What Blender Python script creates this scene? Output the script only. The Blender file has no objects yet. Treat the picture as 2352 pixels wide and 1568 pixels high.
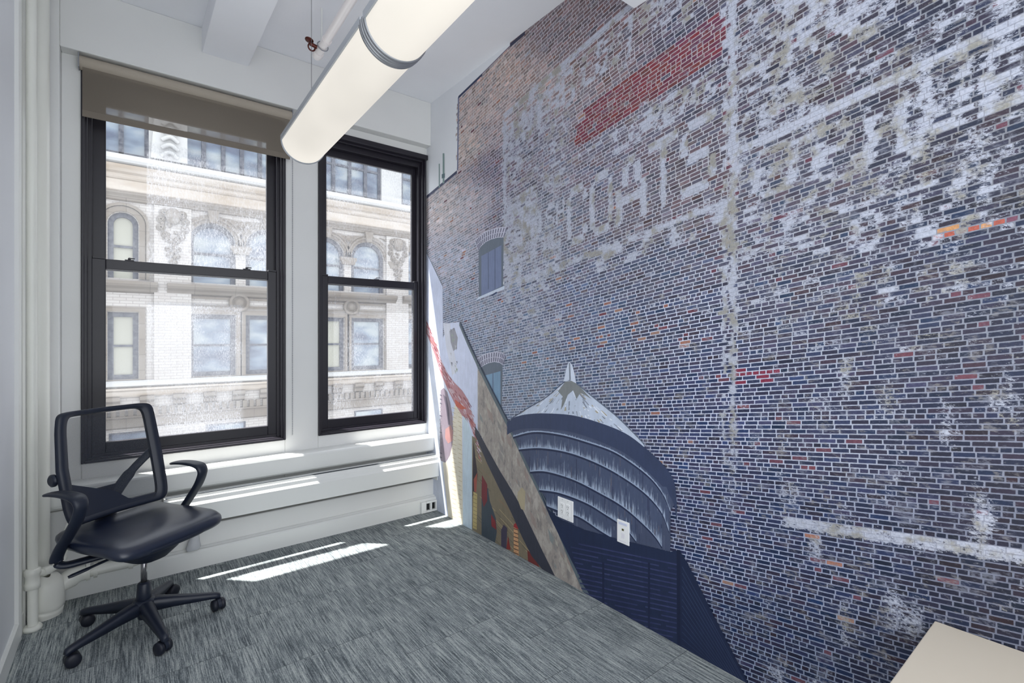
import bpy, bmesh, math, random
from mathutils import Vector, Matrix, noise as mnoise
C = bpy.context.scene.collection
SC = bpy.context.scene

# ------------------------------------------------------------------ camera
F, CX, HY = 1131.0, 1176.0, 775.0          # focal length and horizon in pixels of the 2352x1568 frame
TH = math.atan(886 / 1131.0)               # the camera looks this far to the right of the room's long axis
EYE = 1.4
cam = bpy.data.cameras.new('camera'); camo = bpy.data.objects.new('camera', cam); C.objects.link(camo)
cam.sensor_width = 36.0; cam.lens = F / 2352 * 36; cam.shift_y = -9 / 2352.0
cam.clip_start = 0.02; cam.clip_end = 300
camo.location = (0, 0, EYE); camo.rotation_euler = (math.pi / 2, 0, -TH)
SC.camera = camo

# ------------------------------------------------------------------ light
w = bpy.data.worlds.new('sky'); SC.world = w; w.use_nodes = True
nt = w.node_tree; bg = nt.nodes['Background']
bg.inputs[0].default_value = (0.915, 0.955, 1.0, 1); bg.inputs[1].default_value = 1.0
sun = bpy.data.lights.new('sun', 'SUN'); suno = bpy.data.objects.new('sun', sun); C.objects.link(suno)
sun.energy = 9.0; sun.angle = math.radians(0.6); sun.color = (1.0, 0.97, 0.92)
SUND = Vector((0.586, -0.584, -2.246)).normalized()
suno.rotation_euler = SUND.to_track_quat('-Z', 'Y').to_euler(); suno.location = (0, 6, 8)
SC.view_settings.view_transform = 'Standard'; SC.view_settings.look = 'None'
SC.view_settings.gamma = 1.0; SC.view_settings.exposure = 1.38; SC.view_settings.use_curve_mapping = False
try:
    SC.cycles.max_bounces = 12; SC.cycles.diffuse_bounces = 8; SC.cycles.transparent_max_bounces = 16
    SC.cycles.sample_clamp_indirect = 6.0
except Exception: pass

# ------------------------------------------------------------------ geometry of the place
XW = 1.984           # mural wall
XL = -0.40           # left wall
YA, YB = 3.617, 3.69 # bulkhead face, recessed window wall
ZC = 3.337           # ceiling
_s, _c = math.sin(TH), math.cos(TH)
def ray(x, y):
    a = (x - CX) / F; b = (HY - y) / F
    return _s + a * _c, _c - a * _s, b
def onX(x, y, X=XW):
    d = ray(x, y); t = X / d[0]; return Vector((X, d[1] * t, EYE + d[2] * t))
def onY(x, y, Y):
    d = ray(x, y); t = Y / d[1]; return Vector((d[0] * t, Y, EYE + d[2] * t))
def onZ(x, y, Z):
    d = ray(x, y); t = (Z - EYE) / d[2]; return Vector((d[0] * t, d[1] * t, Z))

# ------------------------------------------------------------------ helpers
def s2l(c):
    c = c / 255.0
    return c / 12.92 if c <= 0.04045 else ((c + 0.055) / 1.055) ** 2.4
def RGB(r, g, b, k=1.0): return (s2l(r) * k, s2l(g) * k, s2l(b) * k, 1.0)

class MB:
    def __init__(s): s.v = []; s.f = []; s.sm = []
    def add(s, vs, fs, smooth=False):
        n = len(s.v); s.v += [tuple(p) for p in vs]; s.f += [tuple(i + n for i in f) for f in fs]; s.sm += [smooth] * len(fs); return s
    def box(s, a, b):
        x0, y0, z0 = a; x1, y1, z1 = b
        v = [(x0,y0,z0),(x1,y0,z0),(x1,y1,z0),(x0,y1,z0),(x0,y0,z1),(x1,y0,z1),(x1,y1,z1),(x0,y1,z1)]
        return s.add(v, [(0,3,2,1),(4,5,6,7),(0,1,5,4),(1,2,6,5),(2,3,7,6),(3,0,4,7)])
    def obox(s, m, hx, hy, hz):
        v = [m @ Vector((i*hx, j*hy, k*hz)) for k in (-1,1) for j in (-1,1) for i in (-1,1)]
        return s.add(v, [(0,2,3,1),(4,5,7,6),(0,1,5,4),(1,3,7,5),(3,2,6,7),(2,0,4,6)])
    def prism(s, prof, axis, a, b, smooth=False):
        # prof: closed list of 2-D points; axis 'x','y','z'
        def P(u, v, t):
            return (t, u, v) if axis == 'x' else ((u, t, v) if axis == 'y' else (u, v, t))
        n = len(prof); vs = [P(u, v, a) for u, v in prof] + [P(u, v, b) for u, v in prof]
        fs = [(i, (i+1) % n, n + (i+1) % n, n + i) for i in range(n)]
        s.add(vs, fs, smooth); s.add(vs, [tuple(range(n-1, -1, -1)), tuple(range(n, 2*n))]); return s
    def tube(s, pts, r, n=16, caps=True, sy=1.0):
        pts = [Vector(p) for p in pts]; rs = r if isinstance(r, (list, tuple)) else [r] * len(pts)
        rings = []; up = None
        for i, p in enumerate(pts):
            t = (pts[min(i+1, len(pts)-1)] - pts[max(i-1, 0)]).normalized()
            if up is None: up = Vector((0,0,1)) if abs(t.z) < .9 else Vector((1,0,0))
            a = t.cross(up).normalized(); up = a.cross(t).normalized()
            rings.append([p + (a * math.cos(q) + up * math.sin(q) * sy) * rs[i] for q in [2*math.pi*k/n for k in range(n)]])
        vs = [q for g in rings for q in g]; fs = []
        for i in range(len(rings)-1):
            for k in range(n): fs.append((i*n+k, i*n+(k+1)%n, (i+1)*n+(k+1)%n, (i+1)*n+k))
        s.add(vs, fs, True)
        if caps: s.add(rings[0], [tuple(range(n-1,-1,-1))]); s.add(rings[-1], [tuple(range(n))])
        return s
    def lathe(s, prof, o, ax=(0,0,1), n=24):
        # prof: (radius, height) list
        ax = Vector(ax).normalized(); o = Vector(o)
        a = ax.orthogonal().normalized(); b = ax.cross(a)
        vs = [o + ax*h + (a*math.cos(q) + b*math.sin(q))*r for r, h in prof for q in [2*math.pi*k/n for k in range(n)]]
        fs = [(i*n+k, i*n+(k+1)%n, (i+1)*n+(k+1)%n, (i+1)*n+k) for i in range(len(prof)-1) for k in range(n)]
        s.add(vs, fs, True)
        s.add(vs[:n], [tuple(range(n-1,-1,-1))]); s.add(vs[-n:], [tuple(range(n))]); return s
    def ball(s, c, r, nu=10, nv=8, sc=(1,1,1)):
        vs = []; c = Vector(c)
        for j in range(nv+1):
            t = math.pi*j/nv
            for i in range(nu):
                p = 2*math.pi*i/nu
                vs.append(c + Vector((math.sin(t)*math.cos(p)*sc[0], math.sin(t)*math.sin(p)*sc[1], math.cos(t)*sc[2]))*r)
        fs = [(j*nu+i, (j+1)*nu+i, (j+1)*nu+(i+1)%nu, j*nu+(i+1)%nu) for j in range(nv) for i in range(nu)]
        return s.add(vs, fs, True)
    def grid(s, rows, smooth=True, close=False):
        m = len(rows[0]); vs = [p for r in rows for p in r]; fs = []
        for i in range(len(rows)-1):
            for k in range(m if close else m-1): fs.append((i*m+k, i*m+(k+1)%m, (i+1)*m+(k+1)%m, (i+1)*m+k))
        return s.add(vs, fs, smooth)
    def build(s, name, mat, parent=None, bevel=0, seg=2, sub=0, merge=True):
        me = bpy.data.meshes.new(name); me.from_pydata(s.v, [], s.f); me.update()
        me.polygons.foreach_set('use_smooth', s.sm)
        if merge:
            bm = bmesh.new(); bm.from_mesh(me); bmesh.ops.remove_doubles(bm, verts=bm.verts, dist=1e-5)
            bmesh.ops.recalc_face_normals(bm, faces=bm.faces); bm.to_mesh(me); bm.free()
        me.materials.append(mat)
        o = bpy.data.objects.new(name, me); C.objects.link(o)
        if parent: o.parent = parent
        if bevel:
            md = o.modifiers.new('bevel', 'BEVEL'); md.width = bevel; md.segments = seg; md.limit_method = 'ANGLE'; md.angle_limit = math.radians(40)
        if sub:
            md = o.modifiers.new('sub', 'SUBSURF'); md.levels = sub; md.render_levels = sub
        return o
def tag(o, label, cat, group=None, kind=None):
    o['label'] = label; o['category'] = cat
    if group: o['group'] = group
    if kind: o['kind'] = kind
    return o
def thing(name, loc, label, cat, group=None, rz=0):
    o = bpy.data.objects.new(name, None); C.objects.link(o); o.location = loc; o.rotation_euler = (0, 0, rz)
    o.empty_display_size = .1
    return tag(o, label, cat, group)
def struct(o, label=None):
    o['kind'] = 'structure'
    if label: o['label'] = label
    return o
def keep(o, par):      # parent a mesh built in world coordinates to a thing without moving it
    o.parent = par; o.matrix_parent_inverse = par.matrix_basis.inverted(); return o
def smooth_path(pts, n=6):
    pts = [Vector(p) for p in pts]; out = []
    for i in range(len(pts)-1):
        p0 = pts[max(i-1,0)]; p1 = pts[i]; p2 = pts[i+1]; p3 = pts[min(i+2, len(pts)-1)]
        for k in range(n):
            t = k/n
            out.append(0.5*((2*p1)+(p2-p0)*t+(2*p0-5*p1+4*p2-p3)*t*t+(3*p1-p0-3*p2+p3)*t**3))
    out.append(pts[-1]); return out

# ------------------------------------------------------------------ materials
def mat(name, col, rough=.5, metal=0, spec=.5):
    m = bpy.data.materials.new(name); m.use_nodes = True; b = m.node_tree.nodes['Principled BSDF']
    b.inputs['Base Color'].default_value = col; b.inputs['Roughness'].default_value = rough
    b.inputs['Metallic'].default_value = metal; b.inputs['Specular IOR Level'].default_value = spec
    return m
class N:   # tiny node helper
    def __init__(s, m): s.t = m.node_tree; s.b = s.t.nodes.get('Principled BSDF')
    def n(s, typ, **kw):
        o = s.t.nodes.new(typ)
        for k, v in kw.items(): setattr(o, k, v)
        return o
    def l(s, a, b): s.t.links.new(a, b)
    def math(s, op, a, b=None, c=None, clamp=False):
        o = s.n('ShaderNodeMath', operation=op); o.use_clamp = clamp
        for i, v in enumerate((a, b, c)):
            if v is None: continue
            if isinstance(v, (int, float)): o.inputs[i].default_value = v
            else: s.l(v, o.inputs[i])
        return o.outputs[0]
    def mix(s, f, a, b, mode='MIX'):
        o = s.n('ShaderNodeMix', data_type='RGBA', blend_type=mode)
        for i, v in ((0, f), (6, a), (7, b)):
            if isinstance(v, (int, float)): o.inputs[i].default_value = v
            elif isinstance(v, tuple): o.inputs[i].default_value = v
            else: s.l(v, o.inputs[i])
        return o.outputs[2]
    def noise(s, vec, scale, detail=3, rough=.5, dist=0):
        o = s.n('ShaderNodeTexNoise'); o.inputs['Scale'].default_value = scale; o.inputs['Detail'].default_value = detail
        o.inputs['Roughness'].default_value = rough; o.inputs['Distortion'].default_value = dist
        if vec is not None: s.l(vec, o.inputs['Vector'])
        return o.outputs['Fac']
    def coord(s, which='Object'): return s.n('ShaderNodeTexCoord').outputs[which]
    def scale(s, vec, sc):
        o = s.n('ShaderNodeMapping'); o.inputs['Scale'].default_value = sc; s.l(vec, o.inputs['Vector']); return o.outputs[0]
    def ramp(s, f, stops):
        o = s.n('ShaderNodeValToRGB'); e = o.color_ramp.elements
        while len(e) < len(stops): e.new(.5)
        for i, (p, c) in enumerate(stops): e[i].position = p; e[i].color = c
        s.l(f, o.inputs[0]); return o.outputs[0]
    def step(s, x, a, b):
        o = s.n('ShaderNodeMapRange', interpolation_type='SMOOTHSTEP'); o.inputs[1].default_value = a; o.inputs[2].default_value = b
        s.l(x, o.inputs[0]); return o.outputs[0]
    def bump(s, h, st=.2, dist=.002):
        o = s.n('ShaderNodeBump'); o.inputs['Strength'].default_value = st; o.inputs['Distance'].default_value = dist
        s.l(h, o.inputs['Height']); s.l(o.outputs[0], s.b.inputs['Normal'])
def paint(name, rgb, rough=.55, amp=.04, bump=.25, sc=90):
    m = mat(name, RGB(*rgb), rough); n = N(m); c = n.coord()
    f = n.noise(c, 3, 4); g = n.noise(c, sc, 3)
    k = n.math('MULTIPLY_ADD', f, amp*2, 1-amp)
    n.l(n.mix(1.0, RGB(*rgb), k, 'MULTIPLY'), n.b.inputs['Base Color'])
    n.bump(g, bump, .0012); return m
M = {}
M['wall'] = paint('wall_paint', (226, 226, 224), .6)
M['wallL'] = paint('left_wall_paint', (226, 228, 232), .5, sc=140)
M['ceil'] = paint('ceiling_paint', (238, 239, 243), .7, sc=60)
M['trim'] = paint('white_gloss_paint', (232, 233, 230), .35, .03, .12)
M['pipe'] = paint('thick_white_pipe_paint', (230, 230, 222), .35, .06, .6, 55)
M['black'] = mat('window_black', RGB(31, 28, 37), .36)
M['dark'] = mat('dark_gap', RGB(14, 15, 18), .7)
M['grey'] = mat('grey_metal', RGB(150, 152, 158), .4, .6)
M['chrome'] = mat('chrome', RGB(200, 200, 205), .12, 1.0)
M['plastic'] = mat('white_plastic', RGB(240, 240, 240), .3)
M['slot'] = mat('slot_dark', RGB(25, 25, 28), .6)
M['steel'] = mat('steel_wire', RGB(120, 120, 122), .35, .8)
# ------------------------------------------------------------------ carpet
m = mat('striped_carpet', RGB(110, 120, 125), .95, spec=.1); n = N(m); c = n.coord()
sx = n.n('ShaderNodeSeparateXYZ'); n.l(c, sx.inputs[0])
tx = n.math('FLOOR', n.math('DIVIDE', n.math('ADD', sx.outputs[0], 10.02), .5))
ty = n.math('FLOOR', n.math('DIVIDE', n.math('ADD', sx.outputs[1], n.math('MULTIPLY', tx, .25)), .5))
tid = n.n('ShaderNodeCombineXYZ'); n.l(tx, tid.inputs[0]); n.l(ty, tid.inputs[1])
wn = n.n('ShaderNodeTexWhiteNoise', noise_dimensions='3D'); n.l(tid.outputs[0], wn.inputs['Vector'])
off = n.n('ShaderNodeVectorMath', operation='MULTIPLY_ADD'); n.l(wn.outputs['Color'], off.inputs[0]); off.inputs[1].default_value = (7, 7, 7); n.l(c, off.inputs[2])
rib = n.noise(n.scale(off.outputs[0], (230, 8, 1)), 1, 2, .6)
pil = n.noise(n.scale(off.outputs[0], (330, 90, 1)), 1, 2, .7)
broad = n.noise(n.scale(off.outputs[0], (14, 3.5, 1)), 1, 3, .6)
v = n.math('ADD', n.math('MULTIPLY', rib, .62), n.math('ADD', n.math('MULTIPLY', pil, .34), n.math('MULTIPLY', broad, .22)))
col = n.ramp(v, [(.42, RGB(76, 82, 87)), (.54, RGB(116, 123, 126)), (.64, RGB(158, 164, 164)), (.76, RGB(192, 196, 193))])
fx = n.math('FRACT', n.math('DIVIDE', n.math('ADD', sx.outputs[0], 10.02), .5)); fy = n.math('FRACT', n.math('DIVIDE', n.math('ADD', sx.outputs[1], n.math('MULTIPLY', tx, .25)), .5))
seam = n.math('MAXIMUM', n.math('LESS_THAN', fy, .006), n.math('LESS_THAN', fx, .003))
col = n.mix(n.math('MULTIPLY', seam, .55), col, RGB(50, 54, 58))
n.l(col, n.b.inputs['Base Color']); n.bump(n.math('ADD', rib, pil), .5, .003); M['carpet'] = m

YR = -1.5   # the room runs on behind the camera; left open there to admit light
YL = .9     # left wall: cut off here, out of view, to let added daylight in
struct(MB().box((XL-.15, YR, -.1), (XW+.1, 3.9, 0)).build('floor', M['carpet']), 'grey striped carpet tile floor')
struct(MB().box((XL-.15, YR, ZC), (XW+.1, 3.9, ZC+.15)).build('ceiling', M['ceil']), 'white painted ceiling')
struct(MB().box((XW, YR, 0), (XW+.15, 3.9, ZC)).build('wall_right', M['wallL']), 'white right wall under the brick mural')
struct(MB().box((XL-.15, YL, 0), (XL, 3.335, ZC)).box((XL-.15, 3.335, 0), (XL-.07, 3.617, ZC)).build('wall_left', M['wallL']), 'plain white wall at the left edge')
wf = MB()
wf.box((XL-.15, YA, 0), (-.285, 3.9, ZC))                 # left pier
wf.box((-.285, YA, 2.985), (XW, 3.9, ZC))                 # bulkhead over the windows
W = [(-.20, .875), (1.10, 1.972)]; WZ0, WZ1 = .69, 2.915
wf.box((-.285, YB, 0), (W[0][0], 3.9, 2.985)); wf.box((W[0][1], YB, 0), (W[1][0], 3.9, 2.985)); wf.box((W[1][1], YB, 0), (XW, 3.9, 2.985))
for a, b in W: wf.box((a, YB, 0), (b, 3.9, WZ0)); wf.box((a, YB, WZ1), (b, 3.9, 2.985))
wf.box((-.36, 3.600, 0), (.17, YB, .463)); wf.box((.17, 3.575, 0), (XW, YB, .243))
struct(wf.build('wall_front', M['wall'], merge=False, bevel=.008, seg=3), 'window wall with deep recess and bulkhead above')
# sill ledge with a rounded nose and coved underside
pr = [(3.70, .60), (3.575, .597), (3.566, .592), (3.562, .582), (3.562, .50), (3.565, .486), (3.58, .474), (3.60, .468), (3.70, .463)]
struct(MB().prism(pr, 'x', -.36, XW-.002).build('trim_1', M['trim'], bevel=.003), 'deep white window sill ledge')
struct(MB().prism([(3.53, 0), (3.53, .098), (3.538, .108), (3.552, .110), (3.560, .116), (3.578, .118), (3.578, 0)], 'x', -.288, XW-.002).build('baseboard_front', M['trim']), 'white baseboard below the radiator cover')
struct(MB().prism([(XL-.002, 0), (XL+.014, 0), (XL+.014, .09), (XL+.006, .098), (XL-.002, .098)], 'y', YL, 3.33).build('baseboard_left', M['trim']), 'white baseboard along the left wall')
struct(MB().prism([(XL-.002, 3.15), (XL+.014, 3.16), (XL+.018, 3.20), (XL+.012, 3.22), (XL+.012, 3.29), (XL+.018, 3.315), (XL+.010, 3.34), (XL-.002, 3.345)], 'z', 0, ZC).build('trim_2', M['trim'], bevel=.002), 'vertical white moulding at the end of the left wall')
struct(MB().box((.372, 1.55, 3.18), (.632, YA, ZC)).build('trim_3', M['ceil'], bevel=.004), 'white ceiling beam running to the bulkhead')
struct(MB().box((XL, 1.05, 3.03), (XW, 1.55, ZC)).build('trim_4', M['ceil'], bevel=.004), 'white cross beam meeting the top of the mural')

# ------------------------------------------------------------------ windows
def glass_mat(name, seed, haze, boxes):
    m = bpy.data.materials.new(name); m.use_nodes = True; t = m.node_tree; t.nodes.clear(); n = N(m)
    out = n.n('ShaderNodeOutputMaterial'); c = n.coord('Object')
    tr = n.n('ShaderNodeBsdfTransparent'); tr.inputs[0].default_value = (.96, .975, .98, 1)
    dif = n.n('ShaderNodeBsdfDiffuse'); dif.inputs[0].default_value = (.5, .52, .56, 1)
    tl = n.n('ShaderNodeBsdfTranslucent'); tl.inputs[0].default_value = (.55, .57, .62, 1)
    dd = n.n('ShaderNodeMixShader'); dd.inputs[0].default_value = .6; n.l(dif.outputs[0], dd.inputs[1]); n.l(tl.outputs[0], dd.inputs[2])
    o = n.n('ShaderNodeVectorMath', operation='ADD'); n.l(c, o.inputs[0]); o.inputs[1].default_value = (seed, seed*2, seed)
    streak = n.noise(n.scale(o.outputs[0], (150, 1, 55)), 1, 5, .72)
    speck = n.noise(o.outputs[0], 190, 2, .6)
    cloud = n.noise(n.scale(o.outputs[0], (3, 1, 2.2)), 1, 3, .55)
    x = n.n('ShaderNodeSeparateXYZ'); n.l(c, x.inputs[0])
    reg = None
    for (x0, x1, z0, z1, k) in boxes:
        a = n.math('MULTIPLY', n.step(x.outputs[0], x0-.003, x0+.003), n.math('SUBTRACT', 1, n.step(x.outputs[0], x1-.02, x1+.02)))
        b = n.math('MULTIPLY', n.step(x.outputs[2], z0-.02, z0+.02), n.math('SUBTRACT', 1, n.step(x.outputs[2], z1-.012, z1+.012)))
        r = n.math('MULTIPLY', n.math('MULTIPLY', a, b), k)
        reg = r if reg is None else n.math('MAXIMUM', reg, r)
    f = n.math('ADD', n.math('MULTIPLY', n.step(streak, .34, .80), .55), .10)
    f = n.math('ADD', f, n.math('MULTIPLY', n.step(speck, .5, .75), .35))
    f = n.math('MULTIPLY', f, n.math('ADD', n.step(cloud, .3, .75), .35))
    if reg is not None: f = n.math('MULTIPLY', f, n.math('ADD', reg, .22))
    f = n.math('ADD', n.math('MULTIPLY', f, 1.0), haze, clamp=True)
    mx = n.n('ShaderNodeMixShader'); n.l(f, mx.inputs[0]); n.l(tr.outputs[0], mx.inputs[1]); n.l(dd.outputs[0], mx.inputs[2])
    gl = n.n('ShaderNodeBsdfGlossy'); gl.inputs['Roughness'].default_value = .03
    m2 = n.n('ShaderNodeMixShader'); m2.inputs[0].default_value = .035; n.l(mx.outputs[0], m2.inputs[1]); n.l(gl.outputs[0], m2.inputs[2])
    n.l(m2.outputs[0], out.inputs[0]); return m
G = [(-.095, .777), (1.19, 1.895)]
def ring(mb, x0, x1, z0, z1, y0, y1, wl, wr, wb, wt):
    mb.box((x0, y0, z0), (x0+wl, y1, z1)); mb.box((x1-wr, y0, z0), (x1, y1, z1))
    mb.box((x0+wl, y0, z0), (x1-wr, y1, z0+wb)); mb.box((x0+wl, y0, z1-wt), (x1-wr, y1, z1))
dirt = [glass_mat('dirty_glass_left_upper', 1.3, .05, [(.10, 2, 1.8, 2.62, .85)]), glass_mat('dirty_glass_left_lower', 4.1, .10, [(.10, .62, .7, 1.62, .9)]),
        glass_mat('glass_right_upper', 7.7, .03, []), glass_mat('glass_right_lower', 9.2, .03, [])]
for i, ((x0, x1), (g0, g1)) in enumerate(zip(W, G)):
    win = bpy.data.objects.new('window_%d' % (i+1), None); C.objects.link(win); win.location = ((x0+x1)/2, 3.75, WZ0)
    struct(win, ['black framed sash window behind the roller shade', 'black framed sash window next to the mural'][i])
    f = MB()                                   # stepped outer frame
    ring(f, x0, x1, WZ0, WZ1, 3.735, 3.86, .045, .045, .035, .09)
    ring(f, x0, x1, WZ0-.002, WZ1, 3.70, 3.735, .026, .026, .02, .05)
    ring(f, x0-.001, x1+.001, WZ0-.004, WZ1, 3.675, 3.70, .014, .014, .016, .03)
    if i == 1: f.box((x0-.012, 3.665, WZ1-.035), (x1+.01, 3.70, WZ1+.004))
    keep(f.build('window_frame', M['black'], bevel=.003, merge=False), win)
    us = MB(); ring(us, x0+.03, x1-.03, 1.80, 2.86, 3.79, 3.82, g0-x0-.03, x1-.03-g1, .055, .085)
    u = keep(us.build('upper_sash', M['black'], bevel=.003, merge=False), win)
    ls = MB(); ring(ls, x0+.042, x1-.042, .70, 1.862, 3.75, 3.785, g0-x0-.042, x1-.042-g1, .085, .058)
    l = keep(ls.build('lower_sash', M['black'], bevel=.003, merge=False), win)
    p = MB().add([(g0-.01, 3.805, 1.85), (g1+.01, 3.805, 1.85), (g1+.01, 3.805, 2.79), (g0-.01, 3.805, 2.79)], [(0,1,2,3)]).build('pane', dirt[i*2], merge=False); keep(p, win)
    p = MB().add([(g0-.01, 3.768, .77), (g1+.01, 3.768, .77), (g1+.01, 3.768, 1.81), (g0-.01, 3.768, 1.81)], [(0,1,2,3)]).build('pane', dirt[i*2+1], merge=False); keep(p, win)
    for lx in ([g0+.11, g1-.13] if i == 0 else [g0+.38]):      # sash locks on the meeting rail
        k = MB().box((lx-.022, 3.752, 1.862), (lx+.022, 3.778, 1.868)).lathe([(.008, 0), (.008, .008), (.004, .014)], (lx, 3.765, 1.868), n=12).box((lx-.004, 3.742, 1.872), (lx+.026, 3.750, 1.878))
        keep(k.build('sash_lock', M['grey'] if i else M['black'], merge=False), win)
    for lx in (g0-.03, g1+.03):
        keep(MB().box((lx-.028, 3.745, 1.862), (lx+.028, 3.782, 1.872)).build('sash_stop', M['black'], merge=False), win)

# ------------------------------------------------------------------ roller shade
m = bpy.data.materials.new('shade_cloth'); m.use_nodes = True; n = N(m); out = m.node_tree.nodes['Material Output']
c = n.coord('Object'); wv = n.noise(c, 500, 2); k = n.noise(n.scale(c, (3, 3, 60)), 1, 2)
n.l(n.mix(n.math('MULTIPLY_ADD', wv, .5, .2), RGB(104, 95, 85), RGB(150, 140, 126)), n.b.inputs['Base Color']); n.b.inputs['Roughness'].default_value = .85
tr = n.n('ShaderNodeBsdfTransparent'); tl = n.n('ShaderNodeBsdfTranslucent'); tl.inputs[0].default_value = RGB(190, 180, 165)
a = n.n('ShaderNodeMixShader'); a.inputs[0].default_value = .12; n.l(n.b.outputs[0], a.inputs[1]); n.l(tl.outputs[0], a.inputs[2])
b2 = n.n('ShaderNodeMixShader'); b2.inputs[0].default_value = .26; n.l(a.outputs[0], b2.inputs[1]); n.l(tr.outputs[0], b2.inputs[2]); n.l(b2.outputs[0], out.inputs[0])
M['cloth'] = m; M['hem'] = paint('shade_hem', (122, 113, 102), .8, .06, .4, 400)
M['clothsolid'] = paint('shade_cassette', (170, 160, 146), .7, .05, .4, 300)
rs = thing('roller_shade', (.34, 3.64, 2.94), 'taupe roller shade pulled partly down over the left window', 'roller shade')
sx0, sx1 = -.205, .905
def arc(cy, cz, r, a0, a1, k): return [(cy+r*math.cos(math.radians(a0+(a1-a0)*i/k)), cz+r*math.sin(math.radians(a0+(a1-a0)*i/k))) for i in range(k+1)]
cas = arc(3.655, 2.94, .034, 100, 250, 10) + [(3.668, 2.905), (3.678, 2.905), (3.678, 2.978)]
keep(MB().prism(cas, 'x', sx0, sx1, True).build('cassette', M['clothsolid'], merge=False), rs)
for x in (sx0-.006, sx1): keep(MB().box((x, 3.62, 2.90), (x+.006, 3.68, 2.98)).build('end_bracket', M['grey'], merge=False, bevel=.002), rs)
fb = MB(); fb.add([(sx0+.012, 3.640, 2.655), (sx1-.012, 3.640, 2.655), (sx1-.012, 3.640, 2.915), (sx0+.012, 3.640, 2.915)], [(0,1,2,3)])
keep(fb.build('shade_fabric', M['cloth'], merge=False), rs)
keep(MB().prism([(3.634, 2.635), (3.646, 2.635), (3.646, 2.672), (3.634, 2.672)], 'x', sx0+.012, sx1-.012).build('hem_bar', M['hem'], merge=False, bevel=.003), rs)
ch = MB(); zz = 2.90
while zz > .72: ch.ball((.918, 3.668, zz), .0032, 6, 4); zz -= .0125
ch.tube([(.918, 3.668, 2.92), (.918, 3.668, .715)], .0012, 5)
keep(ch.build('bead_chain', M['grey'], merge=False), rs)

# ------------------------------------------------------------------ radiator cover under the sill
rc = thing('radiator_cover', (1.08, 3.53, .25), 'long white metal radiator cover with slotted top under the window sill', 'radiator cover')
pf = [(3.572, .455), (3.545, .455), (3.542, .449), (3.536, .449), (3.533, .455), (3.512, .452), (3.509, .440), (3.503, .438), (3.500, .436), (3.494, .414), (3.488, .404), (3.484, .398), (3.484, .286), (3.492, .282), (3.50, .286), (3.50, .42), (3.572, .43)]
keep(MB().prism(pf, 'x', .172, XW-.004).build('cover_front', M['trim'], merge=False), rc)
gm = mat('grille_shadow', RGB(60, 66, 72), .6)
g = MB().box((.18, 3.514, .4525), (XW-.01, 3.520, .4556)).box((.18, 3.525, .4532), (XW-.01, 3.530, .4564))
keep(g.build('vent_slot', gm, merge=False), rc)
for x_ in (.172, XW-.01): keep(MB().box((x_, 3.50, .25), (x_+.006, 3.575, .43)).build('end_cap', M['trim'], merge=False), rc)
keep(MB().box((.19, 3.545, .30), (XW-.02, 3.565, .40)).build('heating_element', M['dark'], merge=False), rc)
bo = thing('baseboard_raceway_box', (1.905, 3.50, 0), 'small white box with two dark openings at the baseboard end by the mural', 'raceway box')
b = MB(); ring(b, 1.838, 1.978, .004, .092, 3.505, 3.532, .045, .012, .016, .016); b.box((1.918, 3.507, .02), (1.934, 3.532, .076))
keep(b.build('housing', M['trim'], merge=False, bevel=.004), bo)
keep(MB().box((1.85, 3.527, .012), (1.97, 3.5295, .08)).build('opening', M['dark'], merge=False), bo)

# ------------------------------------------------------------------ pipes in the left corner
P = lambda x, y, Y: onY(x, y, Y)
t = thing('heating_pipes', (-.345, 3.35, 0), 'white painted heating pipes in the left corner with lumpy wrapped foot behind the chair', 'pipes')
keep(MB().tube([(-.353, 3.275, 0), (-.353, 3.275, .12), (-.356, 3.275, 1.5), (-.358, 3.275, ZC)], .0195, 20).build('thin_riser', M['pipe'], merge=False), t)
keep(MB().lathe([(.034, 0), (.036, .012), (.030, .022), (.026, .024)], (-.353, 3.275, 0)).build('floor_collar', M['pipe']), t)
tee = MB().lathe([(.020, .0), (.029, .004), (.030, .030), (.027, .036), (.027, .066), (.031, .072), (.031, .095), (.021, .101)], (-.354, 3.275, .195))
keep(tee.build('tee_fitting', M['pipe']), t)
t2 = t
pp = smooth_path([(-.335, 3.29, .262), (-.305, 3.31, .256), (-.275, 3.335, .262), (-.258, 3.35, .285), (-.248, 3.36, .33), (-.235, 3.375, .42), (-.21, 3.50, .46)], 5)
keep(MB().tube(pp, .0155, 14).build('branch_pipe', M['pipe'], merge=False), t2)
for q_ in ([(-.320, 3.300, .258), (-.296, 3.318, .257)], [(-.262, 3.346, .272), (-.253, 3.354, .30)]): keep(MB().tube(q_, .021, 14).build('coupling', M['pipe'], merge=False), t2)
t3 = t
keep(MB().tube([(-.356, 3.47, .12), (-.356, 3.47, 1.5), (-.358, 3.47, ZC)], .047, 24).build('thick_riser', M['pipe'], merge=False), t3)
ft = MB(); rows = []
for z, r in ((0, .066), (.02, .070), (.03, .071), (.036, .066), (.042, .072), (.06, .073), (.10, .072), (.14, .070), (.17, .066), (.19, .052), (.20, .02)):
    rows.append([(-.322 + r*1.02*math.cos(a)*(1+.06*mnoise.noise(Vector((a*1.3, z*30, 2)))), 3.405 + r*math.sin(a)*(1+.06*mnoise.noise(Vector((a, z*22, 5)))), z + .006*math.sin(a*2)) for a in [2*math.pi*k/28 for k in range(28)]])
rows[0] = [(x, y, 0) for x, y, z in rows[0]]
ft.grid(rows, True, True); keep(ft.build('wrapped_foot', M['pipe'], merge=False), t3)
t4 = t
p0 = [(-.31, 3.42, .10), (-.272, 3.44, .118), (-.23, 3.465, .140), (-.16, 3.478, .146), (-.02, 3.485, .144), (.03, 3.487, .144), (.075, 3.49, .152), (.105, 3.495, .185), (.11, 3.50, .285)]
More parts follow.
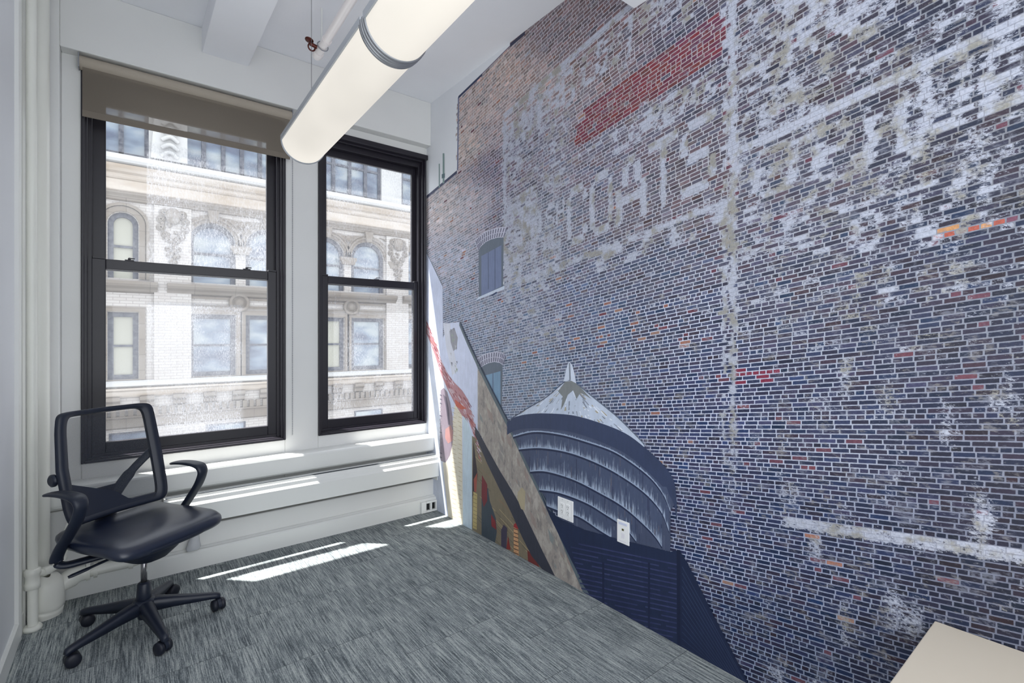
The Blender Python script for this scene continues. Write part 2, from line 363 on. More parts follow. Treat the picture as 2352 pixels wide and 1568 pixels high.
keep(MB().tube(smooth_path(p0, 5), .028, 18).build('return_pipe', M['pipe'], merge=False), t4)
cp = MB().tube(smooth_path([(-.292, 3.43, .108), (-.255, 3.452, .128), (-.21, 3.472, .143), (-.17, 3.478, .146)], 4), [.040, .041, .039, .040, .042, .045, .047, .046, .041, .039, .038, .038, .038], 18)
for q_, r_, n_ in (([(-.168, 3.479, .146), (-.152, 3.479, .146)], .044, 18), ([(-.138, 3.481, .146), (-.122, 3.481, .146)], .040, 6), ([(.010, 3.487, .144), (.030, 3.487, .144)], .036, 18)): keep(MB().tube(q_, r_, n_).build('flange', M['pipe'], merge=False), t4)
keep(cp.build('elbow_fitting', M['pipe'], merge=False), t4)
# crumpled wrapped stub on the lower wall
st = MB(); rows = []
c0 = onY(450, 1212, 3.545); c1 = onY(443, 1262, 3.535)
for i in range(9):
    q = i/8; cc = c0.lerp(c1, q); r = .014 + .026*q**1.3
    if i == 8: r *= .75
    rows.append([cc + Vector((math.cos(a)*r*1.1, math.sin(a)*r*.55 - .005, 0)) + Vector((1, .6, .5))*(.006*mnoise.noise(Vector((a*2, q*6, 3)))) for a in [2*math.pi*k/16 for k in range(16)]])
st.grid(rows, True, True); st.add(rows[-1], [tuple(range(16))])
wm = paint('crumpled_wrap', (190, 192, 196), .4, .15, 1.0, 60)
tag(st.build('wrapped_pipe_stub', wm, merge=False), 'crumpled pale wrap hanging on the wall below the radiator cover behind the chair', 'wrapped pipe')

# ------------------------------------------------------------------ ceiling pipe with sprinkler
sp = thing('sprinkler_pipe', (.91, 3.0, 3.1), 'white sprinkler pipe under the ceiling above the tubular lamp', 'pipe')
wp = paint('sprinkler_pipe_paint', (244, 238, 236), .3, .02, .1)
keep(MB().tube([(.905, 3.04, 3.1), (.875, 1.56, 3.1)], .0235, 20).build('pipe', wp, merge=False), sp)
keep(MB().tube([(.906, 3.075, 3.1), (.906, 3.06, 3.1), (.905, 3.02, 3.1), (.905, 3.015, 3.1)], [.024, .029, .029, .026], 20).build('end_cap', wp, merge=False), sp)
keep(MB().tube([(.903, 2.88, 3.1), (.9025, 2.86, 3.1)], .027, 20).build('pipe_joint', wp, merge=False), sp)
keep(MB().tube([(.905, 2.97, 3.135), (.905, 2.97, ZC)], .0055, 10).build('hanger_rod', M['trim'], merge=False), sp)
lp = [(.905+.03*math.cos(a), 2.95+.012*math.sin(a), 3.103+.032*math.sin(a)) for a in [2*math.pi*k/20 for k in range(21)]]
keep(MB().tube(lp, .003, 8).build('hanger_loop', M['grey'], merge=False), sp)
brz = mat('sprinkler_bronze', RGB(92, 46, 40), .35, .7)
sh = MB().tube([(.885, 2.985, 3.105), (.845, 2.99, 3.115)], .011, 12).lathe([(.004, 0), (.024, .002), (.024, .005), (.004, .007)], (.838, 2.985, 3.128), (.25, .1, 1), 20)
sh.tube([(.852+.019*math.cos(a), 2.985, 3.095+.021*math.sin(a)) for a in [2*math.pi*k/18 for k in range(19)]], .0045, 8)
keep(sh.build('sprinkler_head', brz, merge=False), sp)

# ------------------------------------------------------------------ tubular pendant lamp
LZ, LR = 2.50, .120
lx0, ly0, lx1, ly1 = .671, 2.925, .639, 1.664
dx = (lx1-lx0)/(ly1-ly0)
def LX(y): return lx0 + LR + dx*(y-ly0)
em = bpy.data.materials.new('lamp_diffuser'); em.use_nodes = True; n = N(em); out = em.node_tree.nodes['Material Output']
c = n.coord('Object'); x = n.n('ShaderNodeSeparateXYZ'); n.l(c, x.inputs[0])
fl = n.noise(n.scale(c, (2, 1.3, 3)), 1, 2); rb = n.n('ShaderNodeTexWave', wave_type='BANDS', bands_direction='Y'); rb.inputs['Scale'].default_value = 95; n.l(c, rb.inputs['Vector'])
e = n.n('ShaderNodeEmission'); e.inputs[0].default_value = (1, .945, .855, 1)
n.l(n.math('MULTIPLY', n.math('MULTIPLY_ADD', fl, .22, .17), n.math('MULTIPLY_ADD', rb.outputs['Fac'], .07, .96)), e.inputs[1])
LAMP_E = n
ad = n.n('ShaderNodeAddShader'); n.l(e.outputs[0], ad.inputs[0]); n.l(n.b.outputs[0], ad.inputs[1]); n.b.inputs['Base Color'].default_value = (.25, .24, .22, 1); n.b.inputs['Roughness'].default_value = .7; n.b.inputs['Specular IOR Level'].default_value = .15
n.l(ad.outputs[0], out.inputs[0])
lp = thing('tubular_pendant_lamp', (LX(1.6), 1.6, LZ), 'long glowing half-round tubular pendant lamp hung on thin cables', 'pendant lamp')
def halfring(y, r, k=28, sq=.96): return [(LX(y) - r*math.cos(math.pi*i/k), y, LZ - r*sq*math.sin(math.pi*i/k)) for i in range(k+1)]
segs = [(2.925, 1.672), (1.640, .30), (.27, -1.05)]
hm = mat('lamp_housing', RGB(176, 180, 186), .4, .3); bm_ = mat('lamp_band', RGB(150, 152, 156), .35, .6)
for a, b in segs:
    g = MB(); g.grid([halfring(a-.006, LR-.004), halfring(b+.006, LR-.004)])
    g.add(halfring(a-.006, LR-.004), [tuple(range(29))])
    keep(g.build('diffuser', em, merge=False), lp)
    h = MB(); xa, xb = LX(a), LX(b)
    for s_ in (-1, 1):
        h.add([(xa+s_*(LR-.004), a, LZ-.012), (xa+s_*(LR+.002), a, LZ-.012), (xb+s_*(LR+.002), b, LZ-.012), (xb+s_*(LR-.004), b, LZ-.012), (xa+s_*(LR-.004), a, LZ+.016), (xa+s_*(LR+.002), a, LZ+.016), (xb+s_*(LR+.002), b, LZ+.016), (xb+s_*(LR-.004), b, LZ+.016)], [(0,1,2,3),(4,7,6,5),(0,4,5,1),(1,5,6,2),(2,6,7,3),(3,7,4,0)])
    keep(h.build('side_rail', hm, merge=False), lp)
    g = MB().add([(xa-LR+.004, a, LZ+.006), (xa+LR-.004, a, LZ+.006), (xb+LR-.004, b, LZ+.006), (xb-LR+.004, b, LZ+.006)], [(0,1,2,3)])
    keep(g.build('upper_lens', em, merge=False), lp)
def band(y0, y1, r0, r1):
    g = MB(); g.grid([halfring(y0, r0), halfring(y0, r1), halfring(y1, r1), halfring(y1, r0)]); return g
keep(band(2.929, 2.918, LR-.006, LR+.001).build('end_trim', hm, merge=False), lp)
for yy in (1.656, .285):
    g = MB()
    for y0, y1, r in ((yy+.027, yy+.017, LR+.002), (yy+.013, yy+.004, LR+.003), (yy-.003, yy-.013, LR+.003), (yy-.016, yy-.027, LR+.002)):
        g.grid([halfring(y0, LR-.006), halfring(y0, r), halfring(y1, r), halfring(y1, LR-.006)])
    g.grid([halfring(yy+.027, LR-.002), halfring(yy-.027, LR-.002)])
    keep(g.build('joint_band', bm_, merge=False), lp)
for yy in (2.76, .30):
    keep(MB().tube([(LX(yy), yy, LZ+.006), (LX(yy), yy, ZC-.02 if yy > 1.6 else 3.03)], .0013, 6).build('cable', M['steel'], merge=False), lp)
    keep(MB().box((LX(yy)-.10, yy-.012, LZ+.004), (LX(yy)+.10, yy+.012, LZ+.014)).build('cable_bracket', hm, merge=False), lp)
keep(MB().lathe([(.115, 0), (.115, -.014), (.095, -.026), (.04, -.032)], (LX(2.76), 2.76, ZC), n=36).build('canopy', M['trim']), lp)

# ------------------------------------------------------------------ wall plates on the mural
def plate(name, y0, y1, z0, z1, label, cat):
    t = thing(name, (XW-.004, (y0+y1)/2, (z0+z1)/2), label, cat)
    keep(MB().box((XW-.0085, y0, z0), (XW-.002, y1, z1)).build('cover_plate', M['plastic'], bevel=.003), t); return t
t = plate('duplex_outlet', 1.966, 2.092, .358, .478, 'white double-gang outlet plate with four sockets on the mural', 'wall outlet')
for yc in (2.052, 2.006):
    k = keep(MB().box((XW-.0115, yc-.0165, .385), (XW-.008, yc+.0165, .451)).build('socket_insert', M['plastic'], bevel=.0015), t)
    for zc in (.434, .402):
        s_ = MB().box((XW-.0119, yc+.004, zc-.001), (XW-.0112, yc+.0062, zc+.007)).box((XW-.0119, yc-.0075, zc-.001), (XW-.0112, yc-.0053, zc+.006)).box((XW-.0119, yc-.003, zc-.010), (XW-.0112, yc+.001, zc-.006))
        keep(s_.build('socket_slots', M['slot'], merge=False), t)
for y_ in (2.052, 2.006):
    for z_ in (.468, .368): keep(MB().lathe([(.002, 0), (.002, .0012)], (XW-.0085, y_, z_), (-1,0,0), 10).build('screw', M['grey'], merge=False), t)
t = plate('data_jack_plate', 1.574, 1.652, .358, .474, 'narrow white data jack plate on the mural nearer the camera', 'data outlet')
jm = mat('jack_dark', RGB(80, 78, 40), .5)
keep(MB().box((XW-.0092, 1.607, .424), (XW-.0082, 1.620, .434)).build('data_jack', jm, merge=False), t)
lb = mat('label_strip', RGB(205, 210, 232), .4)
keep(MB().box((XW-.0092, 1.588, .452), (XW-.0082, 1.640, .464)).build('label_window', lb, merge=False), t)
keep(MB().box((XW-.0090, 1.590, .368), (XW-.0082, 1.638, .374)).box((XW-.0090, 1.602, .385), (XW-.0084, 1.624, .412)).build('blank_insert', mat('blank_insert', RGB(228, 226, 232), .4), merge=False), t)

# ------------------------------------------------------------------ low cabinet in the near right corner
cb = thing('low_cabinet', (1.55, -.05, 0), 'low cream laminate cabinet standing against the mural', 'cabinet')
bl = paint('cream_laminate', (214, 203, 186), .4, .01, .05, 400)
keep(MB().box((1.15, -.45, .49), (XW-.004, .395, .52)).build('cabinet_top', bl, bevel=.003), cb)
keep(MB().box((1.17, -.43, .03), (XW-.006, .378, .49)).build('cabinet_body', bl, bevel=.002), cb)
for y0, y1 in ((-.425, -.03), (-.02, .373)):
    d = keep(MB().box((1.152, y0, .04), (1.17, y1, .485)).build('door', bl, bevel=.002), cb)
    keep(MB().tube([(1.135, y1-.04 if y0 < -.1 else y0+.04, .36), (1.135, y1-.04 if y0 < -.1 else y0+.04, .44)], .005, 10).build('door_handle', M['grey'], merge=False), d) if 0 else None
keep(MB().box((1.19, -.41, 0), (XW-.01, .36, .03)).build('plinth', M['dark'], merge=False), cb)
# ------------------------------------------------------------------ office chair (x forward, y left, z up)
CR = Vector((_c, -_s, 0)); CF = Vector((_s, _c, 0))
cpos = CR * -1.775 + CF * 2.375
chair = thing('office_chair', (cpos.x, cpos.y, 0), 'black mesh-back swivel office chair with padded seat and loop arms', 'office chair')
fdir = CR * math.cos(math.radians(-18)) + CF * math.sin(math.radians(-18))
chair.rotation_euler = (0, 0, math.atan2(fdir.y, fdir.x))
pl = mat('chair_plastic', RGB(27, 34, 50), .42); n = N(pl); c = n.coord(); n.bump(n.noise(c, 420, 2), .15, .0006)
lea = mat('seat_vinyl', RGB(24, 33, 54), .33, spec=.8); n = N(lea); c = n.coord(); n.bump(n.noise(c, 260, 3), .2, .0008)
gas = mat('gas_column', RGB(150, 148, 150), .18, .9)
cast = mat('caster_rubber', RGB(20, 24, 38), .5)
msh = bpy.data.materials.new('back_mesh'); msh.use_nodes = True; n = N(msh); out = msh.node_tree.nodes['Material Output']
c = n.coord(); x = n.n('ShaderNodeSeparateXYZ'); n.l(c, x.inputs[0])
a = n.math('SINE', n.math('MULTIPLY', x.outputs[1], 1500)); b = n.math('SINE', n.math('MULTIPLY', x.outputs[2], 1500))
h = n.math('GREATER_THAN', n.math('MULTIPLY', a, b), .05)
f = n.math('MULTIPLY_ADD', h, .28, .50)
tr = n.n('ShaderNodeBsdfTransparent'); n.b.inputs['Base Color'].default_value = RGB(52, 58, 70); n.b.inputs['Roughness'].default_value = .6
mx = n.n('ShaderNodeMixShader'); n.l(f, mx.inputs[0]); n.l(n.b.outputs[0], mx.inputs[1]); n.l(tr.outputs[0], mx.inputs[2]); n.l(mx.outputs[0], out.inputs[0])

def sq(t, a, b, e):   # superellipse
    c_, s_ = math.cos(t), math.sin(t)
    return a*math.copysign(abs(c_)**(2/e), c_), b*math.copysign(abs(s_)**(2/e), s_)
# seat cushion
def seat_z(x, y): return .515 - .010*math.exp(-((x+.02)**2+(y)**2)/.03) - (.022*max(0, (x-.10)/.13)**2 if x > .10 else 0) + (.012*max(0, (-x-.14)/.1))
K = 48; rows = []
for (k, dz) in ((.02, 0), (.25, 0), (.5, 0), (.72, 0), (.88, -.002), (.955, -.008), (.992, -.018), (1.0, -.030), (.985, -.044), (.955, -.053), (.90, -.057), (.5, -.058), (.02, -.058)):
    r = []
    for i in range(K):
        x, y = sq(2*math.pi*i/K, .240*k, .266*k, 8)
        y *= 1 - .06*(x < 0)*abs(x)/.245
        zt = seat_z(x, y)
        r.append((x-.008, y, zt + dz))
    rows.append(r)
sc = MB().grid(rows, True, True); sc.add(rows[0], [tuple(range(K))], True); o = sc.build('seat_cushion', lea); o.parent = chair
pn = MB(); rows = []
for (k, z) in ((.3, .425), (.74, .427), (.86, .434), (.92, .444), (.93, .458), (.3, .459)):
    rows.append([(sq(2*math.pi*i/K, .245*k, .25*k, 3.8)[0]+.01, sq(2*math.pi*i/K, .245*k, .25*k, 3.8)[1], z) for i in range(K)])
pn.grid(rows, True, True).add(rows[0], [tuple(range(K))]); o = pn.build('seat_pan', pl); o.parent = chair
# mechanism, levers, adjusting column
me_ = MB(); rows = []
for (z, ax, ay) in ((.432, .165, .105), (.395, .16, .10), (.345, .12, .075), (.330, .06, .045)):
    rows.append([(sq(2*math.pi*i/24, ax, ay, 3.2)[0]-.02*(.412-z)/.06, sq(2*math.pi*i/24, ax, ay, 3.2)[1], z) for i in range(24)])
me_.grid(rows, True, True).add(rows[-1], [tuple(range(24))])
me_.box((-.27, -.030, .385), (-.10, .030, .410))
o = me_.build('tilt_mechanism', pl, bevel=.003, merge=False); o.parent = chair
for s_, x0 in ((-1, -.02), (1, .03)):
    o = MB().tube(smooth_path([(x0, s_*.07, .392), (x0, s_*.17, .388), (x0-.01, s_*.22, .380), (x0-.03, s_*.285, .368)], 4), [.008]*4+[.009]*4+[.011, .012, .012, .012, .009], 12, sy=.55).build('lever', pl, merge=False); o.parent = chair
o = MB().lathe([(.013, .20), (.013, .37)], (0,0,0), n=20).build('gas_lift', gas); o.parent = chair
o = MB().lathe([(.024, .05), (.026, .06), (.026, .10), (.030, .101), (.030, .17), (.027, .215), (.022, .222), (.014, .224)], (0,0,0), n=28).build('column_sleeve', pl); o.parent = chair
# five-star base and casters
a0 = math.radians(33) - math.radians(-18)
hub = MB().lathe([(.040, .085), (.046, .09), (.050, .125), (.042, .142), (.030, .146)], (0,0,0), n=30).build('base_hub', pl); hub.parent = chair
for k in range(5):
    a = a0 + k*math.radians(72); R = Matrix.Rotation(a, 4, 'Z'); rows = []
    for (r, zt, hh, wv) in ((.02, .140, .055, .030), (.06, .138, .055, .029), (.12, .126, .046, .025), (.20, .108, .036, .021), (.27, .094, .028, .018), (.298, .088, .026, .017), (.314, .082, .024, .014), (.318, .074, .014, .011)):
        pr_ = [(-wv, zt-hh), (-wv*.95, zt-.012), (-wv*.6, zt-.002), (0, zt), (wv*.6, zt-.002), (wv*.95, zt-.012), (wv, zt-hh)]
        rows.append([R @ Vector((r, u, v)) for u, v in pr_])
    g = MB().grid(rows, True, True); g.add(rows[-1], [tuple(range(7))]); o = g.build('base_leg', pl, merge=False); o.parent = chair
    rot = Matrix.Rotation([1.9, 2.6, .9, -.3, .4][k] + a, 4, 'Z'); ctr = R @ Vector((.303, 0, 0))
    T = Matrix.Translation(ctr) @ rot
    cs = MB()
    cs.tube([T @ Vector((0, 0, .046)), T @ Vector((0, 0, .082))], .008, 12)
    cs.tube([T @ Vector((-.012, -.007, .03)), T @ Vector((-.012, .007, .03))], .0245, 20)
    rows = [[T @ Vector((-.012 + rr*math.cos(q), yy, .03 + rr*math.sin(q))) for q in [math.radians(-10+200*i/14) for i in range(15)]] for yy, rr in ((-.008, .0285), (.008, .0285))]
    cs.grid(rows)
    co = cs.build('caster', pl, merge=False); co.parent = chair
    for s_ in (-1, 1):
        wl = MB().lathe([(.010, .0), (.025, .001), (.0285, .004), (.0285, .015), (.026, .020), (.016, .023), (.004, .024)], T @ Vector((-.012, s_*.007, .0285)), (T.to_3x3() @ Vector((0, s_, 0))), 26)
        o = wl.build('wheel', cast, merge=False); o.parent = co
# back frame: rounded ring, leaning back and slightly wrapped
def back_pt(u, v):   # u across (-1..1), v up (0..1)
    wd = .236 - .012*v + .012*math.sin(math.pi*min(1, v*1.1))
    y = u*wd
    x = -.178 - .112*v + .045*math.sin(math.pi*v*.95)*(-.35) + .040*(u*u)
    z = .540 + .512*v
    return Vector((x, y, z))
def ringpts(iu, iv, e=13, K=96):
    pts = []
    for i in range(K):
        cx_, cy_ = sq(2*math.pi*i/K, 1, 1, e)
        u = cx_*(1-iu); v = .5 + cy_*.5*(1-iv)
        if v < .5: u *= 1 - .03*((.5-v)*2)**3
        pts.append(back_pt(u, v))
    return pts
inn, out_ = .135, 0
rI = ringpts(.22, .10); rO = ringpts(0, 0)
nx = Vector((.012, 0, .004))
rows = [[p + nx for p in rI], [p.lerp(q, .25) + nx*1.5 for p, q in zip(rI, rO)], [p.lerp(q, .8) + nx*1.5 for p, q in zip(rI, rO)], [p for p in rO], [p.lerp(q, .2) - nx*1.3 for p, q in zip(rO, rI)], [p.lerp(q, .8) - nx*1.3 for p, q in zip(rO, rI)], [p - nx*.4 for p in rI], [p + nx for p in rI]]
bf = MB().grid(rows, True, True)
# solid lower panel that fills the bottom of the frame, dipping in the middle
NP = 24; top = []; bot = []
for i in range(NP+1):
    u = -0.86 + 1.72*i/NP
    vt = .20 + .21*abs(u) if u < 0 else max(.09, .20 - .45*u)
    top.append(back_pt(u, vt)); bot.append(back_pt(u*.96, .045))
for dxx in (.010, -.006):
    bf.grid([[p + Vector((dxx, 0, 0)) for p in top], [p + Vector((dxx, 0, 0)) for p in bot]])
bf.grid([[p + Vector((.010, 0, 0)) for p in top], [p + Vector((-.006, 0, 0)) for p in top]])
o = bf.build('back_frame', pl, merge=False); o.parent = chair
mg = MB(); rows = []
for j in range(21):
    v = .06 + .88*j/20; rows.append([back_pt(-.9 + 1.8*i/20, v) + Vector((.004, 0, 0)) for i in range(21)])
o = mg.grid(rows).build('mesh_panel', msh, merge=False); o.parent = chair
# Y-shaped spine behind the mesh with side knobs
sp_ = MB()
for s_ in (-1, 1):
    q = [back_pt(s_*.02, .06)-Vector((.03, 0, 0)), back_pt(s_*.12, .14)-Vector((.045, 0, 0)), back_pt(s_*.50, .33 if s_ > 0 else .17)-Vector((.04, 0, 0)), back_pt(s_*.90, .52 if s_ > 0 else .26)-Vector((.012, 0, 0))]
    sp_.tube(smooth_path(q, 6), [.030]*6+[.026]*6+[.020]*6+[.016], 14, sy=.5)
sp_.tube(smooth_path([(-.17, 0, .41), (-.235, 0, .43), (-.262, 0, .50), (-.262, 0, .62), (-.268, 0, .66)], 6), .050, 14, sy=.32)
o = sp_.build('back_support', pl, merge=False); o.parent = chair
for s_ in (-1, 1):
    b_ = back_pt(s_*1.0, .42)
    o = MB().lathe([(.022, 0), (.028, .004), (.028, .014), (.020, .020)], b_ - Vector((.030, s_*.012, 0)), (0, s_, 0), 24).build('lumbar_knob', pl, merge=False); o.parent = chair
# loop armrests
for s_ in (-1, 1):
    y = s_*.285
    path = [(-.01, s_*.12, .415), (-.07, s_*.20, .405), (-.105, y-s_*.02, .404), (-.125, y, .425), (-.105, y, .475), (-.05, y, .545), (.0, y, .61), (.028, y, .665), (.029, y, .695), (.008, y, .714), (-.045, y, .722), (-.10, y, .722), (-.155, y, .717), (-.19, y, .709)]
    pts = smooth_path(path, 5); nP = len(pts)
    # blade section: broad across y on the pad, flattened along the loop
    rows = []
    for i, p in enumerate(pts):
        t = (pts[min(i+1, nP-1)] - pts[max(i-1, 0)]).normalized(); f_ = i/(nP-1)
        if f_ < .22: side = Vector((0, 0, 1)).cross(t).normalized()
        else: side = Vector((0, 1, 0))
        nrm = t.cross(side).normalized()
        wdt = .026 + .007*max(0, min(1, (f_-.55)/.15)) ; th_ = .013 - .006*max(0, (f_-.7)/.3)
        if f_ > .93: wdt *= 1 - (f_-.93)/.07*.55
        rows.append([p + side*(wdt*math.cos(q)) + nrm*(th_*math.copysign(abs(math.sin(q))**.7, math.sin(q))) for q in [2*math.pi*k/14 for k in range(14)]])
    g = MB().grid(rows, True, True); g.add(rows[0], [tuple(range(14))]); g.add(rows[-1], [tuple(range(14))])
    o = g.build('armrest', pl, merge=False); o.parent = chair
def BC(r, g, b): return RGB(r, g, b, .52)
# ------------------------------------------------------------------ building across the street
YF = 18.0
def fx(px): return onY(px, 700, YF).x
def fz(py, px=850): return onY(px, py, YF).z
stone = mat('cream_stone', BC(232, 224, 214), .8); n = N(stone); c = n.coord()
k = n.noise(n.scale(c, (1, 1, 1.5)), .9, 4); j = n.n('ShaderNodeTexBrick'); j.inputs['Scale'].default_value = 1.0
j.inputs['Brick Width'].default_value = 1.1; j.inputs['Row Height'].default_value = .45; j.inputs['Mortar Size'].default_value = .008
j.inputs['Color1'].default_value = BC(236, 228, 219); j.inputs['Color2'].default_value = BC(224, 214, 203); j.inputs['Mortar'].default_value = BC(190, 180, 172)
sw = n.n('ShaderNodeSeparateXYZ'); n.l(c, sw.inputs[0]); cb_ = n.n('ShaderNodeCombineXYZ'); n.l(sw.outputs[0], cb_.inputs[0]); n.l(sw.outputs[2], cb_.inputs[1]); n.l(cb_.outputs[0], j.inputs['Vector'])
n.l(n.mix(1.0, j.outputs['Color'], n.ramp(k, [(.3, BC(225, 215, 205)), (.7, BC(255, 252, 248))]), 'MULTIPLY'), n.b.inputs['Base Color'])
brk = mat('cream_brick', BC(228, 222, 216), .85); n = N(brk); c = n.coord(); j = n.n('ShaderNodeTexBrick'); j.inputs['Scale'].default_value = 1
j.inputs['Brick Width'].default_value = .30; j.inputs['Row Height'].default_value = .085; j.inputs['Mortar Size'].default_value = .010
j.inputs['Color1'].default_value = BC(234, 228, 223); j.inputs['Color2'].default_value = BC(224, 216, 210); j.inputs['Mortar'].default_value = BC(200, 192, 187)
sw = n.n('ShaderNodeSeparateXYZ'); n.l(c, sw.inputs[0]); cb_ = n.n('ShaderNodeCombineXYZ'); n.l(sw.outputs[0], cb_.inputs[0]); n.l(sw.outputs[2], cb_.inputs[1]); n.l(cb_.outputs[0], j.inputs['Vector']); n.l(j.outputs['Color'], n.b.inputs['Base Color'])
tan_ = mat('tan_terracotta', BC(228, 214, 200), .8); n = N(tan_); c = n.coord(); n.l(n.ramp(n.noise(n.scale(c, (.6, 1, 3)), 1.2, 4), [(.35, BC(212, 194, 174)), (.65, BC(242, 230, 218))]), n.b.inputs['Base Color'])
wht = mat('white_stone', BC(244, 243, 242), .8)
fr_ = mat('old_window_frame', BC(92, 96, 112), .6); n = N(fr_); n.l(n.ramp(n.noise(n.coord(), 9, 4, .7), [(.35, BC(70, 74, 92)), (.65, BC(128, 130, 140))]), n.b.inputs['Base Color'])
pn_ = mat('old_window_glass', BC(150, 165, 175), .12, spec=.8); n = N(pn_); c = n.coord(); n.l(n.ramp(n.noise(n.scale(c, (.8, 1, 1.6)), 1.1, 2), [(.35, BC(84, 98, 128)), (.5, BC(140, 158, 180)), (.64, BC(196, 206, 210))]), n.b.inputs['Base Color'])
bl_ = mat('blind_cloth', BC(214, 212, 198), .8)

bld = thing('apartment_building', (5, YF, 0), 'cream stone building with arched windows seen across the street', 'building')
def K_(o): return keep(o, bld)
# window positions
bays = [(fx(247), fx(318), 0)]
a_w = fx(543) - fx(435)
for xc in (fx(489), fx(489)+1.56, fx(845)-1.53, fx(845)): bays.append((xc-a_w/2, xc+a_w/2, 1))
for i in range(2): xc = fx(930) + a_w/2 + 1.56*i; bays.append((xc-a_w/2, xc+a_w/2, 1))
bays.insert(0, (fx(247)-3.2, fx(318)-3.0, 0))
zT, zSp, zB = fz(557), fz(596), fz(672)     # arch crown, spring, sill
lT, lB = fz(731), fz(848)
zUp0 = fz(458)
# back wall: dark rooms; front wall made of strips around the openings
wall = MB(); D0, D1 = YF, YF + .35
xs0, xs1 = -6.0, 22.0
def solid(x0, x1, z0, z1): wall.box((x0, D0, z0), (x1, D1, z1))
solid(xs0, xs1, zT + .05, zUp0)             # band over arches
solid(xs0, xs1, lT, zB); solid(xs0, xs1, -3.4, lB)
px_ = xs0
for (a, b, kd) in bays:
    solid(px_, a, zB, zT + .05); solid(px_, a, lB, lT); px_ = b
solid(px_, xs1, zB, zT + .05); solid(px_, xs1, lB, lT)
for (a, b, kd) in bays:                     # spandrels above each arch
    r = (b-a)/2; xc = (a+b)/2; sp0 = zT - r*(1 if kd else 1.0); n_ = 20
    arcp = [(xc + r*math.cos(math.pi*i/n_), sp0 + r*math.sin(math.pi*i/n_)) for i in range(n_+1)]
    for i in range(n_):
        (xa, za), (xb, zb) = arcp[i], arcp[i+1]
        wall.add([(xa, D0, za), (xb, D0, zb), (xb, D0, zT+.05), (xa, D0, zT+.05)], [(0,1,2,3)])
        wall.add([(xa, D0, za), (xb, D0, zb), (xb, D1, zb), (xa, D1, za)], [(0,1,2,3)])
K_(wall.build('facade_wall', brk, merge=False))
up = MB()                                    # upper storey with its big windows
U = [(fx(244)-1.6, fx(342)), (fx(423), fx(423) + (fx(880)-fx(757)) * 1.0 + 2.6), (fx(757)-1.0, fx(879)), (fx(925), fx(925)+3.2)]
U[1] = (U[1][0], fx(640)); 
u0, u1 = zUp0 + .04, zUp0 + 3.2
px_ = xs0
for a, b in U: up.box((px_, D0+.1, zUp0), (a, D1, u1)); px_ = b
up.box((px_, D0+.1, zUp0), (xs1, D1, u1)); up.box((xs0, D0+.1, u1), (xs1, D1, u1+5)); up.box((xs0, D0, u1), (xs1, D0+.2, u1+.4))
K_(up.build('upper_wall', wht, merge=False))
def hband(name, m_, prof):   # prof: (outward, z) list
    K_(MB().prism([(D0 - o_, z) for o_, z in prof] + [(D0 + .02, prof[-1][1]), (D0 + .02, prof[0][1])], 'x', xs0, xs1).build(name, m_, merge=False))
hband('window_ledge', wht, [(.10, fz(478)), (.30, fz(474)), (.34, fz(470)), (.34, fz(462)), (.15, fz(459))])
hband('main_cornice', tan_, [(.06, fz(500)), (.10, fz(497)), (.12, fz(492)), (.20, fz(489)), (.26, fz(482)), (.28, fz(478)), (.10, fz(478))])
hband('frieze', tan_, [(.03, fz(521)), (.05, fz(519)), (.05, fz(502)), (.03, fz(500))])
hband('architrave', stone, [(.02, fz(538)), (.07, fz(536)), (.09, fz(530)), (.14, fz(526)), (.14, fz(523)), (.05, fz(521))])
hband('string_course', wht, [(.05, fz(862)), (.16, fz(859)), (.18, fz(853)), (.08, fz(850))])
hband('lower_cornice', tan_, [(.06, fz(879)), (.10, fz(876)), (.14, fz(869)), (.22, fz(866)), (.22, fz(863))])
hband('lower_fascia', stone, [(.04, fz(934)), (.10, fz(931)), (.10, fz(916)), (.14, fz(915)), (.14, fz(912)), (.05, fz(911))])
# brackets and dentils under the lower cornice
x = xs0 + .4; 
bx = fx(773); sp2 = fx(822) - fx(773)
i0 = int((xs0 - bx)/sp2)
for i in range(i0+4, i0+22):
    xx = bx + sp2*i
    K_(MB().prism([(D0-.20, fz(878)), (D0-.22, fz(884)), (D0-.12, fz(889)), (D0-.10, fz(895)), (D0, fz(898)), (D0, fz(878))], 'x', xx-.17, xx+.17).build('bracket', stone, merge=False))
    K_(MB().lathe([(.11, 0), (.11, .03), (.06, .04), (.05, .02)], (xx, D0-.02, fz(863)), (0,-1,0), 14).build('rosette', wht, merge=False))
dn = MB(); x = fx(240)
dsp = (fx(850) - fx(760)) / 7.5; ds = []
while x < fx(965): ds.append(x); x += dsp
for x in ds[:98]: K_(MB().box((x-dsp*.30, D0-.10, fz(912)), (x+dsp*.30, D0, fz(898))).build('dentil', stone, merge=False))
